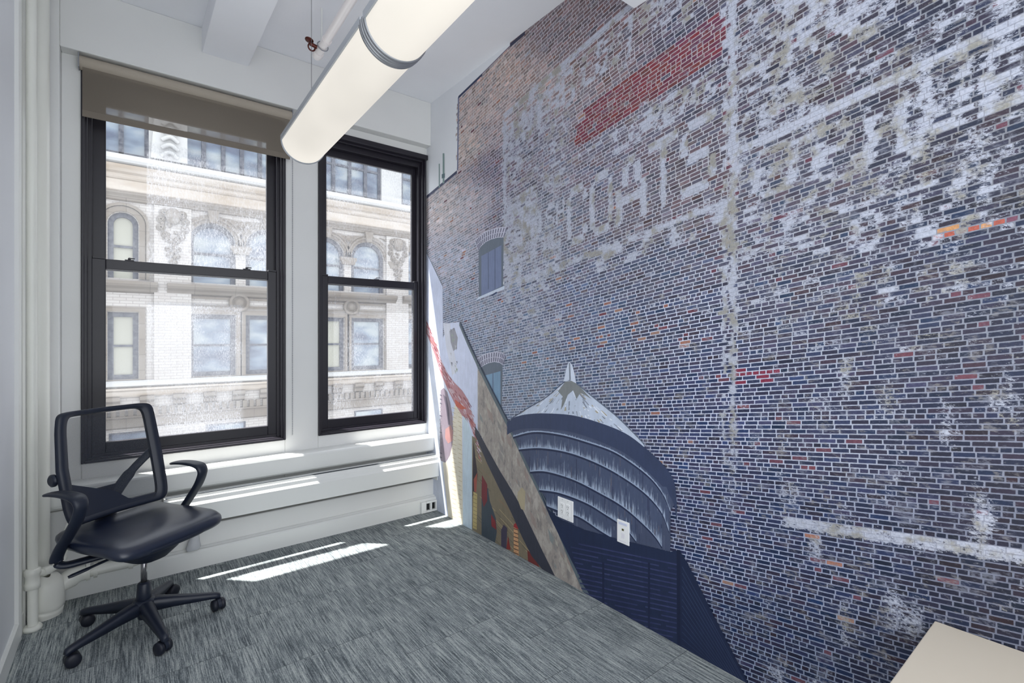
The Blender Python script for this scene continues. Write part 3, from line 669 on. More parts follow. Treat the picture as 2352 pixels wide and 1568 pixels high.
# arched windows of the middle storey, square ones below
def arcring(xc, sp0, r0, r1, zb, y0, y1, m_, name, par=None, nn=26):
    pi_ = [(xc-r0, zb)] + [(xc - r0*math.cos(math.pi*i/nn), sp0 + r0*math.sin(math.pi*i/nn)) for i in range(nn+1)] + [(xc+r0, zb)]
    po_ = [(xc-r1, zb)] + [(xc - r1*math.cos(math.pi*i/nn), sp0 + r1*math.sin(math.pi*i/nn)) for i in range(nn+1)] + [(xc+r1, zb)]
    g = MB(); rr = [[(p[0], y0, p[1]) for p in pi_], [(p[0], y0, p[1]) for p in po_], [(p[0], y1, p[1]) for p in po_], [(p[0], y1, p[1]) for p in pi_], [(p[0], y0, p[1]) for p in pi_]]
    g.grid(rr, False); o = g.build(name, m_, merge=False); keep(o, bld); return o
for bi, (a, b, kd) in enumerate(bays):
    r = (b-a)/2; xc = (a+b)/2; sp0 = zT - r
    wf_ = arcring(xc, sp0, r-.13, r, zB, D0+.10, D0+.22, fr_, 'arched_window')
    pts = [(xc-r+.1, zB)] + [(xc - (r-.1)*math.cos(math.pi*i/20), sp0 + (r-.1)*math.sin(math.pi*i/20)) for i in range(21)] + [(xc+r-.1, zB)]
    pn = MB().add([(p[0], D0+.18, p[1]) for p in pts], [tuple(range(len(pts)))]).build('pane', pn_ if kd else bl_, merge=False); pn.parent = wf_
    tb = MB().box((a+.1, D0+.12, fz(618)), (b-.1, D0+.20, fz(614))).build('transom', fr_, merge=False); tb.parent = wf_
    if kd:
        arcring(xc, sp0, r+.01, r+.10, sp0, D0-.05, D0+.02, stone, 'arch_moulding'); arcring(xc, sp0, r+.10, r+.16, sp0, D0-.09, D0+.02, stone, 'arch_moulding'); arcring(xc, sp0, r+.16, r+.24, sp0, D0-.05, D0+.02, stone, 'arch_moulding')
        K_(MB().prism([(xc-.10, sp0+r-.02), (xc+.10, sp0+r-.02), (xc+.16, sp0+r+.36), (xc-.16, sp0+r+.36)], 'y', D0-.16, D0).build('keystone', stone, merge=False, bevel=.02))
    else:
        arcring(xc, sp0, r+.02, r+.16, zB, D0-.05, D0+.02, stone, 'arch_moulding'); arcring(xc, sp0, r+.18, r+.26, zB, D0-.08, D0+.02, stone, 'arch_moulding')
    # lower window
    f_ = MB(); ring(f_, a, b, lB, lT, D0+.10, D0+.2, .13, .13, .13, .13); f_.box((a+.13, D0+.12, (lB+lT)/2-.03), (b-.13, D0+.2, (lB+lT)/2+.03))
    wo = K_(f_.build('sash_window', fr_, merge=False))
    q = MB().add([(a+.1, D0+.17, lB+.1), (b-.1, D0+.17, lB+.1), (b-.1, D0+.17, lT-.1), (a+.1, D0+.17, lT-.1)], [(0,1,2,3)]).build('pane', bl_ if (bi % 3 == 1 or not kd) else pn_, merge=False); q.parent = wo
    s_ = MB(); ring(s_, a-.16, b+.16, lB-.02, lT+.16, D0-.06, D0+.01, .15, .15, .02, .14); K_(s_.build('window_surround', stone, merge=False))
# capitals and pilaster strips between the arches
for i in range(2, len(bays)-1):
    a, b = bays[i][1], bays[i+1][0]; xc = (a+b)/2
    if b - a < 1.2: K_(MB().prism([(xc-.22, sp0-.28), (xc+.22, sp0-.28), (xc+.25, sp0-.18), (xc+.30, sp0-.12), (xc+.30, sp0-.02), (xc-.30, sp0-.02), (xc-.30, sp0-.12), (xc-.25, sp0-.18)], 'y', D0-.12, D0).build('capital', stone, merge=False))
# pilasters with hanging ornament
pil = [fx(397), fx(911)]
for pi_, xx in enumerate(pil + [fx(397)-4.6]):
    K_(MB().box((xx-.46, D0-.10, lB-.1), (xx+.46, D0, fz(538))).build('pilaster', brk, merge=False))
    rnd = random.Random(5+pi_); z1, z0 = fz(541), fz(620); g = MB(); H_ = z1-z0
    g.ball((xx, D0-.16, z1-.30*H_/1.6), .20, 14, 10, (1, .6, 1.25))
    for s_ in (-1, 1):
        for (ox, oz, r_) in ((.22, .16, .11), (.30, .36, .10), (.30, .60, .10), (.20, .80, .09), (.10, .95, .08), (.12, 1.22, .07), (.10, 1.42, .06), (.05, 1.60, .05)):
            cx_, cz_ = xx+s_*ox, z1-oz
            for t in range(3):
                g.tube([(cx_ + s_*r_*math.cos(q)*(1-t*.3), D0-.12-.03*t, cz_ + r_*math.sin(q)*(1-t*.3)) for q in [2*math.pi*k/10 for k in range(11)]], .025, 5, False)
    for t in range(26):
        g.ball((xx + rnd.uniform(-.28, .28), D0-.13, z1 - rnd.uniform(.05, .95)), rnd.uniform(.03, .07), 6, 5)
    for t in range(9): g.ball((xx + rnd.uniform(-.05, .05), D0-.13, z1 - 1.0 - t*.09), .07, 7, 5)
    K_(g.build('carved_ornament', stone, merge=False))
# spandrel carvings between the arches
for i in range(2, len(bays)-1):
    a, b = bays[i][1], bays[i+1][0]; xc = (a+b)/2
    if b - a > 1.2: continue
    g = MB(); rnd = random.Random(i); g.ball((xc, D0-.05, fz(548)-.12), .13, 12, 8, (1, .6, 1))
    for s_ in (-1, 1):
        for t in range(7):
            q = t/6; g.tube(smooth_path([(xc+s_*.08, D0-.04, fz(548)-.28+q*.25), (xc+s_*(.22+.22*q), D0-.05, fz(548)-.12+.14*q), (xc+s_*(.30+.34*q), D0-.04, fz(548)-.02+.08*q)], 3), [.03, .03, .028, .026, .022, .016, .01], 5)
    K_(g.build('spandrel_carving', stone, merge=False))
# sill ledges and panels between the storeys
for gi, (x0, x1) in enumerate([(bays[2][0]-.55, bays[5][1]+.45), (fx(922), fx(922)+4.5), (bays[1][0]-.5, bays[1][1]+.45)]):
    K_(MB().prism([(D0, fz(697)), (D0-.10, fz(694)), (D0-.14, fz(690)), (D0-.24, fz(686)), (D0-.28, fz(682)), (D0-.28, fz(677)), (D0, fz(676))], 'x', x0, x1).build('sill_ledge', stone, merge=False))
    if gi < 2:
        g = MB(); ring(g, x0+.2, x1-.2, fz(716), fz(699), D0-.06, D0, .06, .06, .05, .05); ring(g, x0+.12, x1-.12, fz(719), fz(697), D0-.03, D0, .05, .05, .05, .04)
        K_(g.build('frieze_panel', stone, merge=False))
        for q in ((fx(549), fx(708), fx(806)) if gi == 0 else ()):
            K_(MB().lathe([(.30, 0), (.30, .10), (.25, .14), (.20, .10), (.20, .05), (.14, .05), (.12, .12), (.02, .13)], (q, D0, fz(707)), (0,-1,0), 30).build('roundel', stone, merge=False))
# upper windows
for a, b in U:
    n_ = max(2, round((b-a)/ .59)); f_ = MB(); ring(f_, a, b, u0, u1, D0+.20, D0+.30, .10, .10, .10, .08)
    for i in range(1, n_): f_.box((a+(b-a)*i/n_-.06, D0+.20, u0), (a+(b-a)*i/n_+.06, D0+.30, u1))
    f_.box((a, D0+.22, u0+1.05), (b, D0+.30, u0+1.13)); f_.box((a, D0+.22, u0+2.1), (b, D0+.30, u0+2.17))
    wo = K_(f_.build('studio_window', fr_, merge=False))
    q = MB().add([(a, D0+.27, u0), (b, D0+.27, u0), (b, D0+.27, u1), (a, D0+.27, u1)], [(0,1,2,3)]).build('pane', pn_, merge=False); q.parent = wo
# scroll buttress beside the big window
g = MB(); x0, x1 = fx(346), fx(420); zb = zUp0 + .05
g.add([(x0, D0-.12, zb), (x0+.9, D0-.12, zb), (x1+.1, D0-.12, zb+3), (x1-.6, D0-.12, zb+3), (x0, D0+.1, zb), (x0+.9, D0+.1, zb), (x1+.1, D0+.1, zb+3), (x1-.6, D0+.1, zb+3)], [(0,1,2,3),(4,7,6,5),(0,4,5,1),(1,5,6,2),(2,6,7,3),(3,7,4,0)])
for i in range(13):
    q = i/12; cx_ = (x0+.45)*(1-q) + (x1-.25)*q; cz_ = zb + .15 + 2.8*q
    g.tube(smooth_path([(cx_-.2, D0-.16, cz_-.05), (cx_, D0-.22, cz_+.06), (cx_+.2, D0-.16, cz_-.05)], 4), .06, 7)
K_(g.build('scroll_buttress', wht, merge=False))
# ground storey piers, dark shopfronts
lo = MB().box((xs0, D0+.3, -5), (xs1, D1+.2, -3.4)); K_(lo.build('lower_wall', tan_, merge=False))
rw = random.Random(3); x = fx(250)
while x < fx(960):
    wd = 1.1; f_ = MB(); ring(f_, x, x+wd, -3.3, fz(940), D0-.02, D0+.03, .06, .06, .05, .05); wo = K_(f_.build('street_window', fr_, merge=False))
    q = MB().box((x+.05, D0-.012, -3.3), (x+wd-.05, D0-.004, fz(941))).build('pane', pn_, merge=False); q.parent = wo; x += wd + 1.25
# rooms behind the panes
K_(MB().box((xs0, D1+.3, -3), (xs1, D1+.4, 14)).build('inner_wall', M['dark'], merge=False))
struct(MB().box((-40, 4.2, -12.2), (60, YF+.4, -12)).build('trim_5', mat('street_asphalt', BC(90, 90, 92), .9)), 'grey street surface far below the windows')
# ------------------------------------------------------------------ printed brick mural on the right wall
# Everything below is a flat print.  Its rows of bricks converge on one point of the wall plane (XV, YV) and all
# points are turned into metres on the wall by onX().
XV, YV = 334.0, 981.0
RN = random.Random(11)
LAY = [0]
def wp(x, y, lay=0.0):
    p = onX(x, y, XW); return (XW - .0012 - lay*.00020, p.y, min(ZC-.001, max(.001, p.z)))
ANCH = [(1020,470,180,165,165,222,212,215),(1100,260,178,152,148,224,214,208),(1070,330,182,160,152,224,214,208),(1165,140,180,150,142,224,214,206),(1150,500,98,90,112,190,190,210),(1140,380,100,88,110,190,186,202),(1090,480,165,155,165,214,208,218),
 (1130,300,150,130,135,212,204,208),(1200,120,150,125,125,205,195,195),(1250,80,112,90,98,198,192,200),(1300,20,118,95,100,200,192,198),(1380,60,108,86,94,196,190,200),(1200,330,104,96,116,188,188,204),
 (1060,600,150,150,170,210,212,228),(1110,620,105,110,135,205,208,225),(1100,720,118,126,150,205,210,228),(1060,760,92,104,135,200,210,230),(1200,850,100,114,140,200,210,230),(1200,740,98,104,130,198,204,226),(1300,700,84,88,118,195,203,225),
 (1500,600,76,78,102,195,200,220),(1400,400,100,92,110,192,192,208),(1250,500,104,102,120,190,194,208),(1550,750,58,62,92,205,212,235),(1600,950,44,52,92,205,212,238),(1350,780,72,82,115,200,210,232),
 (1500,500,98,86,98,190,190,204),(1600,400,90,80,94,188,188,198),(1600,100,76,68,88,182,182,198),(1800,200,66,60,80,176,176,184),(1800,600,68,68,94,190,195,212),(1800,420,80,76,96,180,182,196),
 (1900,950,48,52,86,190,198,222),(2100,700,54,56,86,172,178,200),(2200,300,56,56,82,165,168,182),(2300,60,46,48,78,160,165,182),(2300,600,42,46,78,160,168,190),(2250,1000,36,40,74,165,172,200),
 (2250,1400,28,34,66,140,148,178),(1900,1300,34,42,80,165,175,208),(1700,1450,30,38,76,150,165,200),(1650,1250,38,46,84,180,190,222),(2352,1200,32,36,70,150,158,188),(2800,700,40,44,74,150,158,182),(3200,1400,28,34,64,140,148,178)]
def zone(x, y):
    sw = 0; o = [0]*6
    for a in ANCH:
        d = (x-a[0])**2 + (y-a[1])**2*1.3 + 900.0; w_ = 1/(d*d*d**.25); sw += w_
        for i in range(6): o[i] += a[i+2]*w_
    k = 1 if x < 1600 else max(.78, 1-(x-1600)*.00030); d = .92  # print tones darkened toward the near end to offset stronger light there
    v = [q/sw*k for q in o]; a = sum(v[:3])/3; b = sum(v[3:])/3
    return [a+(q-a)*.8 for q in v[:3]] + [(b+(q-b)*.75)*(d+.06) for q in v[3:]]
FONT = {'C':"01110 10001 10000 10000 10000 10001 01110",'O':"01110 10001 10001 10001 10001 10001 01110",'A':"00100 01010 01010 10001 11111 10001 10001",'T':"11111 00100 00100 00100 00100 00100 00100",
 'S':"01111 10000 10000 01110 00001 00001 11110",'I':"010 010 010 010 010 010 010",'H':"10001 10001 10001 11111 10001 10001 10001",'L':"10000 10000 10000 10000 10000 10000 11111",'N':"10001 11001 11001 10101 10011 10011 10001",
 'G':"01110 10001 10000 10111 10001 10001 01110",'R':"11110 10001 10001 11110 10100 10010 10001",'E':"11111 10000 10000 11110 10000 10000 11111",'U':"10001 10001 10001 10001 10001 10001 01110",'F':"11111 10000 10000 11110 10000 10000 10000",
 'P':"11110 10001 10001 11110 10000 10000 10000",'?':"01110 10001 00001 00110 00100 00000 00100",'M':"10001 11011 10101 10101 10001 10001 10001"}
FONT = {k: v.split() for k, v in FONT.items()}
LET = []   # letter, x0, x1, m_top, m_bottom, strength
for l, a, b in (('C',1303,1349),('O',1356,1408),('A',1414,1486),('T',1491,1556),('S',1564,1644)): LET.append((l, a, b, -.560, -.424, 1.0))
for i, l in enumerate('ISH'): LET.append((l, 1230+i*24, 1249+i*24, -.548, -.492, .75))
for i, l in enumerate('TH'): LET.append((l, 1240+i*27, 1262+i*27, -.478, -.424, .55))
xx = 1412
for i, l in enumerate('LORENS'): LET.append((l, xx, xx+30+i*1.6, -.632, -.580, .75)); xx += 36+i*1.8
xx = 1172
for i, l in enumerate('ANING'): LET.append((l, xx, xx+21+i*1.5, -.845, -.758, .8)); xx += 27+i*1.8
for i, l in enumerate('LOUT'): LET.append((l, 1340+i*31, 1364+i*32, -.850, -.775, .9))
for i, l in enumerate('MENT'): LET.append((l, 1478+i*40, 1508+i*41, -.850, -.778, .8))
for l, a, b, t, d, s in (('R',1800,1882,-.665,-.560,.9),('U',1905,1985,-.66,-.565,.7),('T',2010,2095,-.655,-.56,.7),('N',2125,2235,-.655,-.555,.75),('E',2255,2352,-.655,-.56,.6),
        ('A',1745,1850,-.56,-.475,.5),('P',1870,1960,-.445,-.365,.8),('H',1990,2085,-.442,-.365,.9),('U',2120,2225,-.445,-.37,.9),('E',2260,2380,-.445,-.37,.9),('O',1725,1830,-.45,-.37,.6),
        ('S',1790,1870,-.345,-.285,.45),('O',1960,2030,-.30,-.245,.5),('I',2090,2130,-.30,-.245,.4),('N',1960,2050,-.22,-.17,.25)): LET.append((l, a, b, t, d, s))
def letters(x, m):
    k = 0
    for l, a, b, t, d, s in LET:
        if a <= x <= b and t <= m <= d:
            g = FONT[l]; nc = len(g[0]); r = min(6, int((m-t)/(d-t)*7)); q = min(nc-1, int((x-a)/(b-a)*nc))
            if g[r][q] == '1': k = max(k, s)
    return k
def nz(x, y, s, k=0): return mnoise.noise(Vector((x*s, y*s, k)))
def paint_amt(x, y, m, u):
    p = 0.0
    if 1157 < x < 1668 and -.868 < m < -.385:          # framed sign field
        p = .13 + .22*nz(x, y, .012, 1)
        if x < 1300: p += .15
        if x < 1235 and -.62 < m < -.36: p += .22
        if -.745 < m < -.63 and x > 1310: p = .02
    elif 1157 < x < 1300 and m < -.2 and m > -.39: p = .26 + .2*nz(x, y, .015, 3)
    elif 1668 <= x and m > -.80: p = max(0, .25 + .36*nz(u*1.2, m*26, 1.0, 5)) * (1 if m < -.30 else max(.35, 1 - (m+.30)/.22))
    elif 1668 <= x: p = .34 + .3*nz(u*1.2, m*20, 1.0, 8)
    if x > 1700 and m > -.10: p = max(p*.6, .05 + .55*max(0, nz(u*.8, m*14, 1.0, 9)))
    L = letters(x, m)
    if L: p = max(p, .26 + .50*L)
    elif x > 1290 and x < 1660 and -.575 < m < -.41: p *= .2
    def line(mm, w_, k, x0, x1):
        nonlocal p
        if x0 < x < x1 and abs(m-mm) < w_: p = max(p, k)
    line(-.866, .0065, .92, 1157, 1500)
    line(-.875+.001, .004, .0, 0, 0)
    line(-.388, .0065, .62, 1165, 1690); line(-.630+.004, .005, .35, 1300, 1660)
    line(-.466, .0065, .95, 1690, 3200); line(-.590, .006, .5, 1690, 3200); line(.148, .008, .55, 1800, 3200)
    if 1160 < x < 1672 and -.395 < m < -.34 and nz(x, y, .03, 6) > .1: p = max(p, .5)
    if 1155 < x < 1162 and -.87 < m < -.45: p = max(p, .7)
    fade = 1 if y < 700 else max(.25, 1-(y-700)/700)
    if 1660 < x < 1667 or 1677 < x < 1692: p = max(p, .78*fade)
    return p
BV = []; BF = []; Bcol = []; Bmor = []; Bpt = []; Buv = []; Bsz = []
def region(x, y):   # brickwork outline: stepped parapet on the left
    if x < 977: return False
    if x < 1050: return y > 455 - (x-977)*.82
    if x < 1172: return y > 225 - (x-1054)*1.03
    return True
DM = .0068; K_U = 63291.0
m = -1.32; row = 0
while m < .62:
    dm = DM*(1+.35*m*m); m1 = m + dm; hdr = row % 11 in (3, 8)
    hd2 = RN.random() < .10
    u = -103.0 + RN.random()
    rj = RN.uniform(-.05, .05)
    while u < -19.0:
        L = .5 if (hdr or (hd2 and RN.random() < .6)) else 1.0
        if not hdr and RN.random() < .03: L = .5
        ln = L*RN.uniform(.97, 1.03); u1 = u + ln
        xa, xb = XV - K_U/u, XV - K_U/u1; mc = (m+m1)/2; xc = XV - K_U/((u+u1)/2); yc = YV + mc*(xc-XV)
        pz = onX(xc, yc).z
        if -.03 < pz < ZC+.03 and region(xc, yc) and not (1105 < xc < 1153 and 600 < yc < 655):
            zc = zone(xc, yc); g = RN.gauss(0, .11); hue = RN.gauss(0, 1); pj = RN.gauss(0, .13)
            r_, g_, b_ = [max(8, v*(1+g)) for v in zc[:3]]
            r_ += hue*6; b_ -= hue*3
            mr = zc[3:6]
            q = RN.random(); red = -.722 < mc < -.648 and 1322 < xc < 1663 and (mc > -.70 or xc > 1316)
            if mc < -.70 and xc < 1340: red = False
            if red:
                if q < .93: r_, g_, b_ = (RN.uniform(98, 122), RN.uniform(45, 58), RN.uniform(54, 70)); mr = (176, 165, 168)
                if xc > 1560 and q > .6: r_, g_, b_ = 96, 48, 72
            elif q < (.004 if xc > 1160 else .015) or (q < .22 and 1280 < xc < 1640 and 690 < yc < 800 and nz(xc, yc, .022, 2) > .12) or (q < .018 and 1450 < xc < 2352 and 800 < yc < 960 and xc > 1500): r_, g_, b_ = RN.choice([(156, 108, 92), (144, 96, 84), (150, 116, 102), (112, 62, 72), (100, 58, 70)])
            elif (2080 < xc < 2352 and abs(mc + .245) < .007 and q < .7): r_, g_, b_ = RN.choice([(164, 84, 70), (190, 138, 92), (110, 68, 86)])
            elif 1686 < xc < 1785 and 848 < yc < 882 and q < .7: r_, g_, b_ = 120, 44, 66
            elif q > .985 and xc > 1600: r_, g_, b_ = (98, 60, 74)
            ns = 1 if L < .8 else 2
            if L > .8 and xc > 1500: ns = 3
            sgn = 1225 < xc < 1660 and -.57 < mc < -.42
            if sgn: ns = 4 if L > .8 else 2; pj *= .25
            for k in range(ns):
                ua, ub = u + ln*k/ns, u + ln*(k+1)/ns; x0, x1 = XV - K_U/ua, XV - K_U/ub
                quad = [(x0, YV+m1*(x0-XV)), (x1, YV+m1*(x1-XV)), (x1, YV+m*(x1-XV)), (x0, YV+m*(x0-XV))]
                n0 = len(BV)
                for (px, py), (cu, cv) in zip(quad, ((k/ns, 0), ((k+1)/ns, 0), ((k+1)/ns, 1), (k/ns, 1))):
                    BV.append(wp(px, py)); mm = m1 if cv == 0 else m
                    Bcol.append(RGB(min(255, r_), min(255, g_), min(255, b_))); Bmor.append(RGB(*[v*(.97 + rj*.5) for v in mr]))
                    Bpt.append(max(0, paint_amt(px, py, (mm+mc)/2, (ua if cu == k/ns else ub)) + (pj if mc < -.1 else pj*.3)))
                    Buv.append((cu, cv)); Bsz.append((ln*3.05, 1.0))
                BF.append((n0, n0+1, n0+2, n0+3))
        u = u1
    m = m1; row += 1
me = bpy.data.meshes.new('brick_mural'); me.from_pydata(BV, [], BF)
def setc(name, dat):
    a = me.color_attributes.new(name, 'FLOAT_COLOR', 'POINT'); a.data.foreach_set('color', [c for v in dat for c in v])
setc('brick', Bcol); setc('mortar', Bmor)
a = me.attributes.new('whitewash', 'FLOAT', 'POINT'); a.data.foreach_set('value', Bpt)
a = me.attributes.new('cell', 'FLOAT_VECTOR', 'POINT'); a.data.foreach_set('vector', [q for (u_, v_), (l_, h_) in zip(Buv, Bsz) for q in (u_, v_, l_)])

PK = 1.0      # print density: colours above are sRGB as printed
mb_ = mat('mural_print_brick', (1,1,1,1), .5, spec=.35); n = N(mb_)
A = lambda s_: n.n('ShaderNodeAttribute', attribute_name=s_)
cb2 = A('brick'); cm2 = A('mortar'); cw = A('whitewash'); ce = A('cell'); c = n.coord()
x = n.n('ShaderNodeSeparateXYZ'); n.l(ce.outputs['Vector'], x.inputs[0])
# noise coordinates grow with the printed brick size so that wear keeps the scale of the bricks
w1 = n.noise(c, 62, 3, .6); w2 = n.noise(c, 150, 3, .65); w3 = n.noise(n.scale(c, (1, 1, 1.9)), 85, 4, .72); w4 = n.noise(c, 11, 4, .6)
du = n.math('MULTIPLY', n.math('MINIMUM', x.outputs[0], n.math('SUBTRACT', 1, x.outputs[0])), x.outputs[2])
dv = n.math('MINIMUM', x.outputs[1], n.math('SUBTRACT', 1, x.outputs[1]))
sm = n.n('ShaderNodeMath', operation='SMOOTH_MIN'); n.l(du, sm.inputs[0]); n.l(dv, sm.inputs[1]); sm.inputs[2].default_value = .12
d_ = n.math('ADD', sm.outputs[0], n.math('MULTIPLY', n.math('SUBTRACT', w1, .5), .16))
face = n.step(d_, .085, .15)
bc = n.mix(1.0, cb2.outputs['Color'], n.ramp(w2, [(.3, (.78, .79, .82, 1)), (.7, (1.25, 1.24, 1.23, 1))]), 'MULTIPLY')
mc_ = n.mix(1.0, cm2.outputs['Color'], n.ramp(w3, [(.25, (.82, .84, .87, 1)), (.55, (1.04, 1.04, 1.04, 1))]), 'MULTIPLY')
base = n.mix(face, mc_, bc)
w5 = n.noise(n.scale(c, (1, 1, 1.8)), 16, 4, .65); w6 = n.noise(n.scale(c, (1, 1.0, 3.0)), 48, 4, .7)
wash = n.math('MULTIPLY', n.step(n.math('ADD', w5, n.math('MULTIPLY', n.math('SUBTRACT', w6, .5), .8)), .52, .74), .62)
base = n.mix(wash, base, n.mix(n.step(w4, .42, .6), RGB(120, 124, 140), RGB(136, 132, 130)))
pm = n.step(n.math('ADD', w3, n.math('MULTIPLY', cw.outputs['Fac'], .75)), .69, .87)
pcol = n.mix(n.step(w4, .48, .62), RGB(190, 194, 208), RGB(160, 157, 148))
pcol = n.mix(1.0, pcol, n.ramp(w2, [(.3, (.72, .74, .78, 1)), (.65, (1.05, 1.05, 1.05, 1))]), 'MULTIPLY')
pcol = n.mix(n.math('MULTIPLY', n.math('SUBTRACT', 1, n.step(d_, .02, .12)), .55), pcol, RGB(96, 96, 106))
fin = n.mix(n.math('MULTIPLY', pm, .86), base, pcol)
n.l(fin, n.b.inputs['Base Color'])
me.materials.append(mb_)

# ---- flat printed shapes laid over the brickwork
OV = []; OF = []; OC = []
OS = []
def flat(pts, rgb, lay, grad=None, st=None):
    n0 = len(OV); lay += (len(OF) % 170)*.0055
    for i, (x, y) in enumerate(pts):
        OV.append(wp(x, y, lay)); OS.append(0 if st is None else st[i]); cc = rgb if grad is None else grad[i]; OC.append(RGB(*cc))
    OF.append(tuple(range(n0, n0+len(pts))))
def stroke(pts, wd, rgb, lay, w1=None, vert=True):
    n_ = len(pts); w1 = wd if w1 is None else w1
    for i in range(n_-1):
        (x0, y0), (x1, y1) = pts[i], pts[i+1]; a = wd + (w1-wd)*i/(n_-1); b = wd + (w1-wd)*(i+1)/(n_-1)
        if vert: q = [(x0, y0), (x1, y1), (x1, y1+b), (x0, y0+a)]
        else: q = [(x0, y0), (x0+a, y0), (x1+b, y1), (x1, y1)]
        flat(q, rgb, lay)
def interp(line, x):
    for (a, b), (c_, d_2) in zip(line, line[1:]):
        if a <= x <= c_: return b + (d_2-b)*(x-a)/(c_-a)
    return line[0][1] if x < line[0][0] else line[-1][1]
def fine(line, k=6):
    v = smooth_path([(a, b, 0) for a, b in line], k); return [(p.x, p.y) for p in v]
# dark coping on the parapet steps
stroke([(977,452),(1050,391)], 7, (70,74,98), 1); flat([(1050,391),(1053,391),(1055,222),(1052,224)], (120,124,150), 1)
stroke([(1053,221),(1108,168)], 6, (46,54,86), 1); stroke([(1108,168),(1126,150),(1172,104)], 3, (120,112,130), 1); stroke([(1172,100),(1206,71)], 9, (48,50,72), 1)
for x0, y0, y1, w_ in ((1008,376,430,2.4),(1017,352,420,4)): flat([(x0,y0),(x0+w_,y0),(x0+w_,y1),(x0,y1+2)], (132,152,150), 1)
flat([(1015,400),(1022,398),(1022,408),(1015,410)], (96,116,122), 2)
# two arched factory windows
for (pts, pane, yb) in (([(1100,574),(1106,565),(1116,556),(1128,550),(1142,546),(1157,545),(1156,659),(1100,685)], [(1106,588),(1152,563),(1152,657),(1106,680)], 0),
                    ([(1103,848),(1110,840),(1122,834),(1136,831),(1148,833),(1155,838),(1153,948),(1103,920)], [(1114,862),(1150,852),(1150,945),(1114,915)], 1)):
    flat(pts, (98,108,122), 2); flat(pane, (112,124,156) if not yb else (120,150,176), 3)
    for k in (1, 2) if not yb else (1,):
        xx = pane[0][0] + (pane[1][0]-pane[0][0])*k/(3 if not yb else 2); ya = pane[0][1] + (pane[1][1]-pane[0][1])*k/(3 if not yb else 2)
        flat([(xx, ya), (xx+1.6, ya-1), (xx+1.6, 663 if not yb else 935), (xx, 665 if not yb else 934)], (84,94,120), 4)
    q = pts[:6]
    for i in range(15):       # voussoirs
        t = i/14*5; k = min(4, int(t)); f_ = t-k; bx_ = q[k][0]+(q[k+1][0]-q[k][0])*f_; by = q[k][1]+(q[k+1][1]-q[k][1])*f_
        dxn = (i/14-.45)*14
        for (h0, h1) in ((1.5, 11), (12.5, 22)):
            flat([(bx_-1.2+dxn*h0/22, by-h0), (bx_+1.2+dxn*h0/22, by-h0), (bx_+1.3+dxn*h1/22, by-h1), (bx_-1.3+dxn*h1/22, by-h1)], (104,104,124), 3)
    lin = [(a-3 if i == 0 else a, b) for i, (a, b) in enumerate(q)]
    for i in range(5): flat([(lin[i][0]+(i/5-.5)*12, lin[i][1]-24), (lin[i+1][0]+((i+1)/5-.5)*12, lin[i+1][1]-24), (lin[i+1][0], lin[i+1][1]), (lin[i][0], lin[i][1])], (188,188,204), 2)
flat([(1093,690),(1159,663),(1159,656),(1100,682)], (196,206,222), 3); flat([(1128,678),(1140,670),(1144,671),(1132,680)], (54,66,98), 4)
# pale rendered gables and the broken brick line at the far left
flat([(966,552),(974,566),(1017,657),(1018,742),(1018,775),(1034,742),(1056,739),(1076,790),(1098,846),(1098,1228),(1020,1182),(966,1150)], (204,210,232), 5)
flat([(960,640),(985,760),(1030,900),(1020,1182),(960,1150)], (206,212,226), 6)
stroke([(966,551),(974,565),(1017,655),(1018,740)], 3, (120,128,140), 7)
flat([(1018,742),(1034,742),(1040,790),(1052,850),(1040,862),(1026,800)], (206,208,220), 6); flat([(1033,760),(1044,752),(1052,775),(1050,800),(1042,806),(1036,786)], (150,150,158), 7)
for i in range(14): x_ = RN.uniform(1034,1052); y_ = RN.uniform(750,850); flat([(x_,y_),(x_+RN.uniform(2,5),y_+1),(x_+3,y_+RN.uniform(4,12))], RN.choice([(120,122,134),(176,176,182),(150,160,150)]), 8)
band = [(970,716),(984,744),(1000,784),(1014,826),(1028,856),(1044,878),(1062,896),(1076,918),(1086,956),(1094,990),(1100,1024)]
bw = [26,30,32,34,36,46,58,44,34,32,22]
for i in range(len(band)-1):
    (x0,y0),(x1,y1) = band[i], band[i+1]; flat([(x0,y0),(x1,y1),(x1,y1+bw[i+1]),(x0,y0+bw[i])], (176,128,134), 8)
for i in range(170):
    t = RN.random()*9.99; k = int(t); f_ = t-k; x_ = band[k][0]+(band[k+1][0]-band[k][0])*f_; y_ = band[k][1]+(band[k+1][1]-band[k][1])*f_+RN.random()*bw[k]*.9; l_ = RN.uniform(3,7)
    flat([(x_,y_),(x_+l_,y_+l_*1.6),(x_+l_,y_+l_*1.6+2.6),(x_,y_+2.6)], RN.choice([(128,66,78),(150,84,88),(196,176,184),(176,108,100),(206,196,206)]), 9)
flat([(1045,916),(1062,930),(1072,938),(1060,940),(1048,932)], (190,96,80), 10)
flat([(1011,1050)]+[(1013,896),(1020,890),(1028,900),(1035,925),(1040,955),(1042,990),(1040,1020),(1034,1046),(1024,1062),(1014,1058)], (140,128,140), 8)
flat([(1018,905),(1026,912),(1032,940),(1034,975),(1030,975),(1024,930)], (98,90,104), 9)
flat([(1024,985),(1036,976),(1041,990),(1040,1012),(1030,1018),(1023,1005)], (176,130,128), 10)
for i in range(16): y_ = 905+i*9.5; flat([(1011,y_),(1016,y_+2),(1016,y_+4.5),(1011,y_+2.5)], RN.choice([(150,140,150),(96,90,104)]), 10)
flat([(1018,1062),(1030,1056),(1046,925),(1062,935),(1064,1206),(1030,1187)], (222,214,196), 7)
